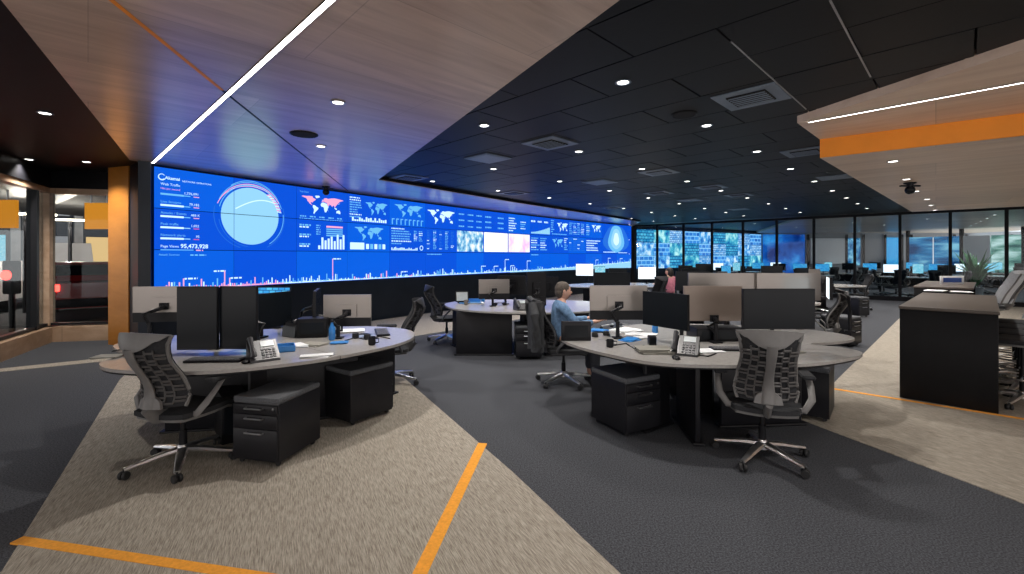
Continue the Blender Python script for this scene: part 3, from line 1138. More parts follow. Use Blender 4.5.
# ------------------------------------------------------------------ glass partition
gp = struct(MB().box((0, 0, 0), (0.01, 0.01, 0.01)).build('wall_back', M['black']))
gp.location = (*GL0, 3.1)
ang = math.atan2(GLD[1], GLD[0])
gp.rotation_euler.z = ang
m = MB()
m.box((0, 0, 1.55 - 3.1), (0.26, 0.16, 3.1))
m.build('end_post', M['black'], gp)
NG = 16
for k in range(1, NG + 1):
    m = MB()
    w = 0.085 if k != 13 else 0.2
    m.box((k * GSTEP, 0, 1.55 - 3.1), (w, 0.11, 3.1))
    m.build('mullion', M['black'], gp)
for k in range(NG):
    m = MB()
    m.box((k * GSTEP + GSTEP / 2, 0, 1.6 - 3.1), (GSTEP - 0.09, 0.012, 2.9))
    m.build('glass_pane', M['glass'], gp)
m = MB()
m.box((NG * GSTEP / 2, 0, 3.11 - 3.1), (NG * GSTEP, 0.13, 0.09))
m.build('head_rail', M['black'], gp)
m = MB()
m.box((NG * GSTEP / 2, 0, 0.075 - 3.1), (NG * GSTEP, 0.13, 0.15))
m.build('base_rail', M['black'], gp)

# ------------------------------------------------------------------ windows on the left
W0, W1, W2 = (-6.2, 3.7), (-8.75, 8.55), (-7.25, 8.9)


def window_bay(name, a, b, sill=0.29, head=2.87, splits=(0.5,)):
    L = math.hypot(b[0] - a[0], b[1] - a[1])
    an = math.atan2(b[1] - a[1], b[0] - a[0])
    o = struct(MB().box((L / 2, 0, 0.14), (L, 0.28, 0.28)).build(name, M['timber_sill'], loc=(a[0], a[1], 0), rz=an))
    MB().box((L / 2, 0, head + (ZB - head) / 2), (L, 0.2, ZB - head)).build('header', M['black'], o)
    MB().box((L / 2, 0, head - .05), (L, 0.16, 0.10)).build('head_frame', M['timber_sill'], o)
    MB().box((L / 2, 0, sill + 0.03), (L, 0.10, 0.05)).build('bottom_rail', M['housing'], o)
    for x_ in [0.05] + [L * q for q in splits] + [L - 0.05]:
        MB().box((x_, 0, (sill + head) / 2), (0.09, 0.14, head - sill)).build('jamb', M['timber_sill' if x_ > L - .1 or x_ < .1 else 'housing'], o)
    xs = [0.05] + [L * q for q in splits] + [L - 0.05]
    for i in range(len(xs) - 1):
        MB().box(((xs[i] + xs[i + 1]) / 2, 0.02, (sill + head) / 2), (xs[i + 1] - xs[i] - .09, 0.012, head - sill - .1)).build('pane', M['window_glass'], o)
    return o


window_bay('window_1', W0, W1, splits=(.4, .90))
window_bay('window_2', W1, W2, splits=())
# the street outside
struct(MB().box((-18, 14, -0.03), (24, 30, 0.02)).build('street', M['asphalt'])).location.z = 0
bpy.data.objects['street'].location.z = 0.0
bld = thing('building', 'office block with warm lit rooms across the street', 'building', (-24, 22, 0), 0.9)
MB().box((0, 0, 5), (26, 2, 10)).build('facade', M['wall_dark'], bld)
for k in range(12):
    for r in range(3):
        m = MB()
        m.box((-12 + k * 2.1, -1.05, 1.6 + r * 2.9), (1.5, 0.1, 1.9))
        m.build('window', M[['warm_window', 'wall_grey', 'lit_cyan', 'wall_grey', 'warm_orange', 'win_tree'][(k * 5 + r * 2) % 6]], bld)
for k in range(13):
    MB().box((-13.05 + k * 2.1, -1.15, 5), (0.3, 0.3, 10)).build('pier', M['concrete'], bld)
bld.location = (-22.0, 23.5, 0)


def sign(px0, px1, py0, py1, Y, label):
    x0, x1 = (px0 - 512) * Y / F, (px1 - 512) * Y / F
    z1, z0 = H - (py0 - 256) * Y / F, H - (py1 - 256) * Y / F
    o = thing('hanging_sign', label, 'sign', ((x0 + x1) / 2, Y, 0))
    MB().box((0, 0, (z0 + z1) / 2), (x1 - x0, 0.08, z1 - z0)).build('sign_face', M['sign_orange'], o)
    MB().tube([((x0 - x1) * .3, 0, z1), ((x0 - x1) * .3, 0, 6)], .02, 6).build('hanger', M['steel'], o)
    MB().tube([((x1 - x0) * .3, 0, z1), ((x1 - x0) * .3, 0, 6)], .02, 6).build('hanger', M['steel'], o)
    return o


sign(86, 112, 203, 229, 12.0, 'blank orange sign hanging outside beside the timber post')
sign(-30, 17, 200, 228, 11.0, 'blank orange sign hanging outside the long window')
m = MB()
m.box((0, 0, 0), (1.5, .1, 1.6))
o = m.build('shop_window', M['warm_orange'])
x_, y_ = (70 - 512) * 22 / F, 22
o.location = (x_, y_, 1.6 + (256 - 256) * 15 / F + .2)
o.scale = (.85, 1, .85)
tag(o, 'glowing orange shop window across the street', 'window')
o.location.z = 1.2


def car(loc, rz, paint, label, van=False):
    o = thing('car' if not van else 'van', label, 'car' if not van else 'van', loc, rz)
    L, W_, hh = (4.3, 1.8, 1.45) if not van else (5.0, 2.0, 2.1)
    side = [(-L / 2, .35), (-L / 2, .95), (-L / 2 + .25, 1.0), (-L / 2 + (.45 if not van else .1), hh), (L * .12, hh), (L * .28, 1.0), (L / 2 - .1, .85), (L / 2, .35)]
    vs = []
    for sy in (-1, 1):
        for p in side:
            inset = .12 if p[1] > 1.05 else 0
            vs.append((p[0], sy * (W_ / 2 - inset), p[1]))
    n = len(side)
    fs = [tuple(range(n)), tuple(range(2 * n - 1, n - 1, -1))] + [(i, n + i, n + (i + 1) % n, (i + 1) % n) for i in range(n)]
    mb = MB()
    mb.add(vs, fs)
    mb.build('body', M[paint], o)
    MB().box((-L / 2 + .30, 0, (hh + 1.02) / 2), (0.05, W_ - .5, hh - 1.15), ry=-.3 if not van else 0).build('rear_window', M['screen_off'], o)
    for sx in (-1, 1):
        for sy in (-1, 1):
            MB().lathe([(.0, -.1), (.3, -.1), (.33, -.06), (.33, .06), (.3, .1), (0, .1)], seg=16, T=Matrix.Translation((sx * L * .31, sy * (W_ / 2 - .1), .33)) @ Matrix.Rotation(PI / 2, 4, 'X')).build('wheel', M['rubber'], o)
    for sy in (-1, 1):
        MB().box((-L / 2 - .01, sy * (W_ / 2 - .25), .85), (.05, .3, .16), bev=.02).build('tail_lamp', M['tail'], o)
    MB().box((-L / 2 - .02, 0, .48), (.06, W_ * .9, .2), bev=.03).build('bumper', M['rubber'], o)
    return o


def SP(px, Y):
    return ((px - 512) * Y / F, Y, 0)


car(SP(91, 12.6), 2.3, 'car_red', 'red car with glowing tail lamps seen outside beside the timber post')
car(SP(56, 19), 2.4, 'car_white', 'white van parked across the street', True)
car(SP(-10, 13.8), 2.1, 'car_white', 'pale car with red tail lamps outside the long window')
for (px_, Y_) in ((70, 14.9), (25, 12.8)):
    X_, Y2_, _z = SP(px_, Y_)
    o = thing('street_lamp', 'white street lamp outside ' + ('beside the timber post' if px_ == 70 else 'the long window'), 'lamp', (X_, Y_, 0))
    MB().tube([(0, 0, 0), (0, 0, 2.75)], .05, 8).build('pole', M['housing'], o)
    MB().box((0, 0, 2.78), (1.3, .16, .06), .5, bev=.02).build('lamp_head', M['head_lamp'], o)
    ld = bpy.data.lights.new('street_fill', 'POINT')  # point light added to brighten the dark exterior
    ld.energy = 350
    ld.color = (1.0, .85, .7)
    ld.shadow_soft_size = .15
    lo = bpy.data.objects.new('street_fill', ld)
    C.objects.link(lo)
    lo.parent = o
    lo.location = (0, 0, 2.6)
ts = thing('traffic_light', 'red traffic signal outside the long window', 'traffic light', SP(12, 9.6))
MB().tube([(0, 0, 0), (0, 0, 1.5)], .05, 8).build('pole', M['housing'], ts)
MB().box((0, 0, 1.15), (.24, .2, .7), bev=.03).build('signal_head', M['housing'], ts)
MB().ball((0, -.11, 1.2), .10).build('red_lens', M['tail'], ts)

# ------------------------------------------------------------------ ceiling fittings
def make_downlight(warm):
    o = thing('downlight', 'x', 'ceiling light', (0, 0, 0))
    MB().lathe([(.070, .0), (.075, -.008), (.055, -.010), (.052, .0)], seg=20).build('trim_ring', M['steel' if warm else 'vent'], o)
    MB().lathe([(.053, -.001), (.050, -.007), (0.001, -.0075)], seg=20).build('lens', M['lamp'], o)
    ld = bpy.data.lights.new('downlight_beam', 'SPOT')
    ld.energy = WARM_W if warm else SPOT_W
    ld.color = LAMP
    ld.spot_size = math.radians(118)
    ld.spot_blend = 0.8
    ld.shadow_soft_size = 0.05
    lo = bpy.data.objects.new('beam', ld)
    C.objects.link(lo)
    lo.parent = o
    lo.location = (0, 0, -0.03)
    return o


DLB, DLW = Proto(lambda: make_downlight(False)), Proto(lambda: make_downlight(True))
near_lab = {(0, 0): 'brightest round downlight in the black tiles, beyond the big timber edge',
            (1, 1): 'round downlight in the black tiles beside the large square vent',
            (-1, 1): 'round downlight in the black tiles close to the timber edge'}
LAND = [(.3, 8, 'desk island near the video wall'), (4.1, 8.9, 'island behind the curved monitors'), (3.2, 13.6, 'island of the woman in pink'), (8.6, 14, 'island close to the glass'),
        (7.2, 17.4, 'farthest desk island'), (.7, 5.7, 'seated man'), (2, 3.6, 'chair before the keyboard'), (6, 6, 'long black counter'), (8.5, 9.5, 'second black counter'), (5.8, 21.6, 'far end of the video wall'),
        (2.3, 18.3, 'white page on the video wall'), (11.5, 18.0, 'middle of the glass partition'), (-1.0, 12, 'corner of the timber ceiling')]


def near_words(X, Y, what):
    l = min(LAND, key=lambda q: (q[0] - X) ** 2 + (q[1] - Y) ** 2)
    dx, dy = X - l[0], Y - l[1]
    ns = 'before' if dy < -.9 else ('beyond' if dy > .9 else '')
    ew = 'left of' if dx < -.6 else ('right of' if dx > .6 else '')
    w = ' and '.join(q for q in (ns, ew) if q) or 'straight above'
    return '%s %s the %s' % (what, w, l[2])


occupied = []
for b in range(0, 13):
    for a in range(-8, 10):
        if (a + b) % 2:
            continue
        X, Y = 1.02 + 1.36 * a, 4.18 + 1.385 * b
        if Y > 22 or inside((X, Y), WOOD) or inside((X, Y), LOWT) or inside((X, Y), UPT):
            continue
        if not before_glass((X, Y), -.3) or X < -2.2:
            continue
        lab = near_lab.get((a, b))
        occupied.append((X, Y))
        if lab:
            DLB.put((X, Y, ZB), 0, lab)
        elif Y < 12:
            q = 'near the timber edge' if a < 0 and b < 4 else ('between the two timber ceilings' if b < 3 else 'over the desk islands')
            DLB.put((X, Y, ZB), 0, near_words(X, Y, 'round black-tile downlight'), 'downlights in the black ceiling ' + q)
        else:
            DLB.put((X, Y, ZB), 0, near_words(X, Y, 'small far downlight'), 'distant downlights before the glass')
for k, (X, Y) in enumerate([(9, 25), (12, 22.5), (12, 26), (15, 20), (15, 24), (18, 22), (18, 26), (14.5, 28), (21, 27.5), (9.5, 22.5), (16.8, 18.4)]):
    if not before_glass((X, Y), .3):
        DLB.put((X, Y, ZB if not inside((X, Y), FARC) else 3.10), 0, 'round downlight beyond the glass, above the ' + ('colour screens', 'benches before the blue panel', 'far end of the colour screens', 'bench just behind the glass', 'benches before the blinds', 'plant side benches', 'grey wall benches', 'deep blue panel', 'far blinds', 'near end of the colour screens', 'glass beside the plant')[k], 'downlights beyond the glass')
for k in range(5):
    X, Y = 17.5 + k * 1.3, 16.5 + k * 1.5
    DLW.put((X, Y, 3.10), 0, 'warm timber-ceiling downlight beyond the glass, %s from the partition' % ('first', 'second', 'third', 'fourth', 'fifth')[k], 'warm downlights beyond the glass')
for X, Y in ((8.6, 4.0), (11.5, 3.0), (10.2, 6.2), (13.0, 6.5), (15.0, 4.0)):  # unseen lamps added to brighten the timber tier
    DLW.put((X, Y, ZT), 0, 'added unseen lamp brightening the low tier past the stools, at Y'.replace('at Y', {8.6: 'first one', 11.5: 'by the outer edge', 10.2: 'in the middle', 13.0: 'toward the glass', 15.0: 'nearest the side wall'}[X]), 'added lamps past the stools')
# behind the camera
for X, Y in ((-5, 0.5), (-3.5, -2.0), (6.5, -1.0), (-6.5, -1.8)):
    DLB.put((X, Y, ZB - .004), 0, 'round black-ceiling downlight behind the viewpoint, ' + {-5: 'toward the long window', -3.5: 'rear left', 6.5: 'toward the stools', -6.5: 'rear corner'}[X], 'downlights behind the viewpoint')
for X, Y in ((1.6, .6), (3.0, 1.8)):
    DLB.put((X, Y, ZB), 0, 'round downlight in the black tiles above the viewpoint', 'downlights above the viewpoint')
for (px_, py_, lab) in ((45, 112.5, 'round downlight in the black slab at the far left, the nearest'), (29, 159, 'round downlight in the black slab over the long window')):
    X, Y = FP(px_, py_, ZB)
    DLB.put((X, Y, ZB - .003), 0, lab)
DLB.put((-7.2, 7.7, ZB - .003), 0, 'round downlight in the black slab beside the timber post')
for (px_, py_, lab) in ((338, 102, 'warm downlight in the large timber ceiling beyond the linear lamp'), (321, 146, 'warm downlight in the large timber ceiling beside the black speaker')):
    X, Y = FP(px_, py_, ZW)
    DLW.put((X, Y, ZW), 0, lab)
DLW.put((0.4, .8, ZW), 0, 'warm downlight in the large timber ceiling above the viewpoint')
for k, (px_, py_) in enumerate(((893, 161), (906.5, 179), (916, 191), (927, 199), (931, 205), (935, 210))):
    X, Y = FP(px_, py_, ZT)
    DLW.put((X, Y, ZT), 0, ['warm downlight in the low timber tier nearest the orange fascia', 'warm downlight in the low timber tier above the dome camera',
                            'warm downlight in the low timber tier just past the dome camera'][k] if k < 3 else 'small warm downlight in the low timber tier near the glass', None if k < 3 else 'far downlights of the low timber tier')


def make_vent(sz=.58):
    o = thing('ceiling_vent', 'x', 'vent', (0, 0, 0))
    MB().box((0, 0, -.006), (sz, sz, .012), bev=.003).build('plate', M['vent'], o)
    m = MB()
    m.box((0, 0, -.016), (sz * .62, sz * .62, .012))
    m.build('core', M['plenum'], o)
    for k in range(6):
        MB().box((0, (k - 2.5) * sz * .1, -.023), (sz * .58, .012, .012), rx=.6).build('louvre', M['vent'], o)
    return o


def make_blank(sz=.56):
    o = thing('ceiling_panel', 'x', 'panel', (0, 0, 0))
    MB().box((0, 0, -.006), (sz, sz, .012), bev=.003).build('plate', M['vent'], o)
    MB().box((0, 0, -.014), (sz * .86, sz * .86, .006), bev=.002).build('inner_plate', M['vent'], o)
    return o


VE, BL = Proto(make_vent), Proto(make_blank)
for px_, py_, kd, lab in ((751, 97, 0, 'large square louvred vent in the black tiles, the nearest one'), (550, 143, 0, 'square louvred vent over the middle of the black ceiling'),
                          (488, 158, 1, 'blank square plate in the black tiles near the timber edge'), (600, 182, 1, 'blank square plate in the black tiles over the seated man'),
                          (659, 172, 0, 'square vent in the black tiles beyond the middle vent'), (514, 193, 0, 'square vent in the black tiles close to the video wall'),
                          (409, 177.5, 0, 'square vent tucked against the corner of the timber ceiling'), (659, 193, 0, 'small distant vent in the black tiles facing the globe screens'),
                          (711, 187, 0, 'square vent in the black tiles before the glass, left of the low tier'), (690, 200, 1, 'blank square plate in the black tiles before the glass'),
                          (739, 195, 0, 'distant vent in the black tiles nearest the glass mullions'), (806, 151.5, 0, 'square vent in the black tiles beside the orange fascia'),
                          (613, 207.5, 0, 'distant vent in the black tiles over the far end of the video wall'), (739, 209, 1, 'thin distant plate in the black tiles above the glass'),
                          (835, 177, 1, 'blank square plate beside the low timber tier')):
    X, Y = FP(px_, py_, ZB)
    if inside((X, Y), LOWT):
        continue
    (BL if kd else VE).put((X, Y, ZB - .002), -PI / 4, lab)


def speaker(px_, py_, z, r, lab):
    X, Y = FP(px_, py_, z)
    o = thing('ceiling_speaker', lab, 'speaker', (X, Y, z))
    MB().lathe([(r, 0), (r, -.008), (r * .92, -.014), (r * .9, -.010), (.001, -.010)], seg=28).build('rim', M['black'], o)
    MB().lathe([(r * .88, -.010), (r * .85, -.014), (.001, -.016)], seg=28).build('grille', M['plenum'], o)


speaker(304, 134, ZW, .165, 'round black speaker set in the large timber ceiling')
speaker(684, 114, ZB, .14, 'round dark speaker in the black tiles between downlights')


def dome_cam(px_, py_, z, lab, s_=1.0):
    X, Y = FP(px_, py_, z)
    o = thing('security_camera', lab, 'camera', (X, Y, z))
    MB().lathe([(.09 * s_, 0), (.09 * s_, -.02), (.05 * s_, -.035), (.045 * s_, -.09)], seg=16).build('mount', M['housing'], o)
    MB().box((0, 0, -.06 * s_), (.34 * s_, .05 * s_, .025 * s_), bev=.006).build('bracket', M['housing'], o)
    MB().ball((0, 0, -.13 * s_), .075 * s_, 16, 10).build('dome', M['screen_off'], o)


dome_cam(910, 182.5, ZT, 'black dome camera hanging under the low timber tier', 1.0)
dome_cam(326, 186.5, ZW - .0, 'black dome camera hanging before the world map screens', .95)

# ------------------------------------------------------------------ chairs
def make_chair(dz=0.0, lean=.125, wave=.040, frame='chair_grey', shell='chair_grey', pad='chair_pad', stool=False, name='office_chair', simple=False):
    o = thing(name, 'x', 'chair' if not stool else 'stool', (0, 0, 0))
    # five star base
    m = MB()
    m.lathe([(.032, .07), (.045, .08), (.042, .13), (.030, .15)], seg=14)
    for k in range(5):
        a = 2 * PI * k / 5 + .42
        c, s_ = math.cos(a), math.sin(a)
        m.tube([(c * .03, s_ * .03, .115), (c * .14, s_ * .14, .105), (c * .26, s_ * .26, .085), (c * .35, s_ * .35, .072)], [.038, .034, .027, .020], 8, 0.62)
    m.build('star_base', M['alu' if frame != 'chair_dark' or True else 'chair_dark'], o)
    for k in range(5):
        a = 2 * PI * k / 5 + .42
        c, s_ = math.cos(a) * .35, math.sin(a) * .35
        m = MB()
        for sg in (-1, 1):
            m.lathe([(.006, -.011), (.026, -.011), (.030, -.006), (.030, .006), (.026, .011), (.006, .011)], seg=12, T=Matrix.Translation((c, s_, .031)) @ Matrix.Rotation(a + .6, 4, 'Z') @ Matrix.Translation((0, sg * .017, 0)) @ Matrix.Rotation(PI / 2, 4, 'X'))
        m.tube([(c, s_, .035), (c, s_, .075)], .008, 6)
        m.build('caster', M['rubber'], o)
    m = MB()
    m.tube([(0, 0, .14), (0, 0, .26 + dz * .5)], .027, 12)
    m.tube([(0, 0, .26 + dz * .5), (0, 0, .41 + dz)], .018, 12)
    m.build('gas_lift', M['housing'], o)
    if stool:
        m = MB()
        pts = [(math.cos(t * PI / 10) * .22, math.sin(t * PI / 10) * .22, .30) for t in range(21)]
        m.tube(pts, .011, 6, cap=False)
        for k in range(4):
            a = k * PI / 2
            m.tube([(math.cos(a) * .03, math.sin(a) * .03, .30), (math.cos(a) * .22, math.sin(a) * .22, .30)], .008, 6)
        m.build('foot_ring', M['alu'], o)
    m = MB()
    m.box((0, -.03, .405 + dz), (.17, .26, .06), bev=.02)
    m.tube([(0, -.12, .41 + dz), (0, -.21, .43 + dz), (0, -.27, .52 + dz)], [.05, .055, .06], 10, .5, up=(1, 0, 0))
    m.build('tilt_mechanism', M[frame], o)

    # seat: dished cushion
    def seat(u, v, off):
        a, b = u * 2 - 1, v * 2 - 1
        k = 1 - .10 * b * b
        xx = a * .265 * k * math.sqrt(max(0, 1 - .18 * b * b))
        yy = b * .245 * math.sqrt(max(0, 1 - .12 * a * a)) + .03
        e = (1 - a ** 6) * (1 - b ** 6)
        z = .475 + dz - .012 * (1 - a * a) - .03 * max(0, b - .5) ** 2 * 4
        return (xx, yy, z - (off + .0) if off else z - .02 * (1 - e))
    m = MB()
    m.sheet(seat, 10, 10, .055)
    m.build('seat', M['chair_pad'], o)
    m = MB()
    m.sheet(lambda u, v, off: Vector(seat(u * .94 + .03, v * .94 + .03, .06 + off)), 6, 6, .018)
    m.build('seat_pan', M[frame], o)

    def bp(u, v, off=0.0):
        hw = [(.0, .195), (.12, .215), (.35, .195), (.6, .178), (.8, .190), (1.0, .212)]
        for i in range(len(hw) - 1):
            if hw[i][0] <= v <= hw[i + 1][0] + 1e-9:
                f = (v - hw[i][0]) / (hw[i + 1][0] - hw[i][0])
                f = f * f * (3 - 2 * f)
                w = hw[i][1] * (1 - f) + hw[i + 1][1] * f
                break
        y = -.235 - lean * v + wave * math.sin(2 * PI * v) + .085 * u * u
        return Vector((u * w, y - off, .505 + dz + .565 * v - .02 * u * u * (1 if v > .9 else 0)))

    m = MB()
    m.sheet(lambda u, v, off: bp(u * 2 - 1, v * .97, -off), 8, 12, .022)
    m.build('backrest', M[pad], o)
    rows = 10 if not simple else 0
    for r in range(rows):
        v = .05 + r * .073
        m = MB()
        m.tube([bp(-.18, v, .015), bp(0, v, .017), bp(.18, v, .015)], .0072, 5, 1.2)
        for sg in (-1, 1):
            us = [.16, .42, .68, .97]
            for i in range(3):
                vo = .0 if (i + r) % 2 else .028
                m.tube([bp(sg * us[i], v + vo, .016), bp(sg * (us[i] + us[i + 1]) / 2, v + vo, .018), bp(sg * us[i + 1], v + vo, .016)], .0075, 5, 1.2)
            for i in (1, 2):
                m.tube([bp(sg * us[i], v, .016), bp(sg * us[i], min(.98, v + .068), .016)], .006, 5)
        m.build('back_rib', M['chair_rib' if frame == 'chair_grey' else frame], o)
    for sg in (-1, 1):
        m = MB()
        n = 14
        m.tube([bp(sg * 1.0, .98 * i / n, .004) for i in range(n + 1)], [.013] * (n + 1), 6)
        m.build('side_frame', M[frame], o)
    if stool:
        for sg in (-1, 1):
            m = MB()
            m.tube([bp(sg * .38, .95 * i / 10, .014) for i in range(11)], .022, 6, .4, up=(0, 1, 0))
            m.build('back_stripe', M['chair_dark'], o)
        m = MB()
        m.sheet(lambda u, v, off: bp((u * 2 - 1) * .98, v * .95 + .02, .010 + off), 8, 10, .006)
        m.build('back_cover', M['chair_pale'], o)
        m = MB()
        m.sheet(lambda u, v, off: bp((u * 2 - 1) * 1.02, v * .96 + .02, -.075 + off), 8, 10, .06)
        m.build('back_cushion', M['chair_pale'], o)
    # head shell and spine

    def sh(u, v, off):
        vv = .755 + .25 * v
        return bp((u * 2 - 1) * (.16 + .89 * v ** .55), min(vv, .995), .034 - .014 * v + off)
    m = MB()
    m.sheet(sh, 10, 8, .012)
    m.build('top_shell', M[shell], o)
    m = MB()
    n = 10
    m.tube([bp(0, .80 * i / n, .038) for i in range(n + 1)], [.052, .050, .044, .038, .034, .032, .031, .032, .034, .036, .034], 10, .6, up=(0, 1, 0))
    m.build('spine', M[frame], o)
    m = MB()
    m.sheet(lambda u, v, off: bp((u * 2 - 1) * (.50 - .20 * v - .6 * max(0, v - .5)), -.0 + .20 * v, .030 + off), 6, 5, .02)
    m.build('lumbar_yoke', M[shell], o)
    # arms
    for sg in (() if stool else (-1, 1)):
        m = MB()
        m.tube([(sg * .15, -.10, .42 + dz), (sg * .26, -.13, .44 + dz), (sg * .315, -.10, .52 + dz), (sg * .325, -.02, .60 + dz), (sg * .32, .04, .655 + dz)], [.022, .026, .027, .024, .022], 8, .5, up=(0, 1, 0))
        ar = m.build('armrest', M[frame], o)
        m = MB()
        m.box((sg * .305, .06, .672 + dz), (.095, .26, .032), bev=.014)
        m.build('arm_pad', M['chair_pad'], ar)
    return o


CH = Proto(lambda: make_chair())
CD = Proto(lambda: make_chair(frame='chair_dark', shell='chair_dark'))
ST = Proto(lambda: make_chair(dz=.25, lean=.24, wave=.012, frame='chair_grey', shell='chair_pale', pad='chair_pale', stool=True, name='counter_stool', simple=True))
R = math.radians
CH.put((1.98, 3.60, .004), R(-20), 'grey ribbed office chair on the dark carpet before the wide dark monitor')
CH.put((-2.53, 3.50, .006), R(-12), 'grey ribbed office chair on the beige carpet beside the drawer cabinet')
CD.put((-1.52, 5.72, .006), R(104), 'dark office chair drawn up to the blue-lit end of the nearest desk island')
CD.put((-1.22, 8.5, .006), R(-70), 'dark office chair at the small desk island near the video wall')
CD.put((.65, 5.73, .004), R(-86), 'office chair under the seated man in a blue shirt')
CH.put((4.75, 7.1, .004), R(55), 'grey office chair tucked behind the second desk island')
CH.put((6.0, 9.6, .004), R(100), 'grey office chair before the cabinets near the glass')

# ------------------------------------------------------------------ drawer cabinets
def make_ped(h=.52, w=.40, d=.50):
    o = thing('drawer_cabinet', 'x', 'cabinet', (0, 0, 0))
    MB().box((0, .005, .04 + (h - .085) / 2), (w, d - .01, h - .085), bev=.003).build('body', M['ped'], o)
    MB().box((0, 0, h - .022), (w + .008, d + .008, .044), bev=.014).build('cushion', M['ped_pad'], o)
    z = h - .05
    for k, dh in enumerate((.075, .11, .235)):
        z -= dh
        dr = MB().box((0, -d / 2 + .002, z + dh / 2), (w - .012, .018, dh - .006), bev=.002).build('drawer', M['ped'], o)
        if k != 1 or True:
            m = MB()
            zz = z + dh - .028
            m.tube([(-.075, -d / 2 - .004, zz), (-.075, -d / 2 - .028, zz), (.075, -d / 2 - .028, zz), (.075, -d / 2 - .004, zz)], .0068, 6)
            m.build('handle', M['steel'], dr)
    MB().lathe([(.009, 0), (.009, .008), (.001, .009)], seg=12, T=Matrix.Translation((w / 2 - .035, -d / 2 - .006, h - .075)) @ Matrix.Rotation(PI / 2, 4, 'X')).build('lock', M['steel'], o)
    for sx in (-1, 1):
        for sy in (-1, 1):
            m = MB()
            m.lathe([(.004, -.01), (.018, -.01), (.020, 0), (.018, .01), (.004, .01)], seg=12, T=Matrix.Translation((sx * (w / 2 - .04), sy * (d / 2 - .05), .020)) @ Matrix.Rotation(PI / 2, 4, 'X'))
            m.tube([(sx * (w / 2 - .04), sy * (d / 2 - .05), .02), (sx * (w / 2 - .04), sy * (d / 2 - .05), .045)], .008, 6)
            m.build('caster', M['rubber'], o)
    return o


PD = Proto(make_ped)
PD.put((-1.89, 3.69, .006), R(-12.6), 'black drawer cabinet with a grey cushion beside the grey ribbed chair')
PD.put((-1.52, 4.55, .006), R(145), 'black cushioned cabinet turned away under the blue-lit end of the desk')
PD.put((1.06, 4.28, .004), R(27), 'black cushioned cabinet showing its drawers before the seated man')
PD.put((3.02, 4.64, .006), R(140), 'black cabinet under the rounded right end of the desk with the keyboard')
PD.put((5.95, 8.25, .004), R(30), 'black cabinet standing past the far side of the long counter view')
PD.put((9.1, 12.1, .004), R(20), 'black cabinet near the glass partition')
PD.put((.25, 7.25, .004), R(3), 'black cabinet under the desk island near the video wall')

# ------------------------------------------------------------------ desk islands
def smooth_poly(pts, n=5):
    out = []
    N = len(pts)
    for i in range(N):
        p0, p1, p2, p3 = [Vector(pts[(i + k - 1) % N]) for k in range(4)]
        for j in range(n):
            t = j / n
            q = .5 * ((2 * p1) + (-p0 + p2) * t + (2 * p0 - 5 * p1 + 4 * p2 - p3) * t * t + (-p0 + 3 * p1 - 3 * p2 + p3) * t ** 3)
            out.append((q.x, q.y))
    return out


def clip(poly, c, ang, keep):
    nx, ny = -math.sin(ang), math.cos(ang)
    out = []
    n = len(poly)
    for i in range(n):
        a, b = poly[i], poly[(i + 1) % n]
        da = ((a[0] - c[0]) * nx + (a[1] - c[1]) * ny) * keep - .003
        db = ((b[0] - c[0]) * nx + (b[1] - c[1]) * ny) * keep - .003
        if da >= 0:
            out.append(a)
        if (da >= 0) != (db >= 0):
            f = da / (da - db)
            out.append((a[0] + (b[0] - a[0]) * f, a[1] + (b[1] - a[1]) * f))
    return out


DZ = .74


def desk_island(outline, center, cuts, label, legs, zt=DZ, name='desk_island'):
    cx, cy = center
    o = thing(name, label, 'desk', (cx, cy, 0))
    poly = smooth_poly([(p[0] - cx, p[1] - cy) for p in outline])
    sects = []
    for k in range(len(cuts)):
        a0, a1 = cuts[k], cuts[(k + 1) % len(cuts)]
        q = clip(poly, (0, 0), a0, 1)
        q = clip(q, (0, 0), a1, -1)
        sects.append(q)
    for q in sects:
        if len(q) < 3:
            continue
        m = MB()
        m.prism(q, zt - .026, zt)
        ws = m.build('worksurface', M['laminate'], o)
        ctr = (sum(p[0] for p in q) / len(q), sum(p[1] for p in q) / len(q))
        q2 = [(p[0] * .985 + ctr[0] * .015, p[1] * .985 + ctr[1] * .015) for p in q]
        m = MB()
        m.prism(q2, zt - .040, zt - .0265)
        m.build('underside', M['housing'], ws)
    for (lx, ly, rz, w) in legs:
        m = MB()
        m.box((lx - cx, ly - cy, (zt - .04) / 2), (w, .04, zt - .042), rz, bev=.006)
        m.build('leg_panel', M['ped'], o)
        m = MB()
        m.box((lx - cx, ly - cy, .012), (w + .06, .10, .022), rz, bev=.006)
        m.build('foot', M['housing'], o)
    m = MB()
    m.lathe([(.16, .0), (.16, zt - .042)], seg=6)
    m.build('cable_column', M['housing'], o)
    return o


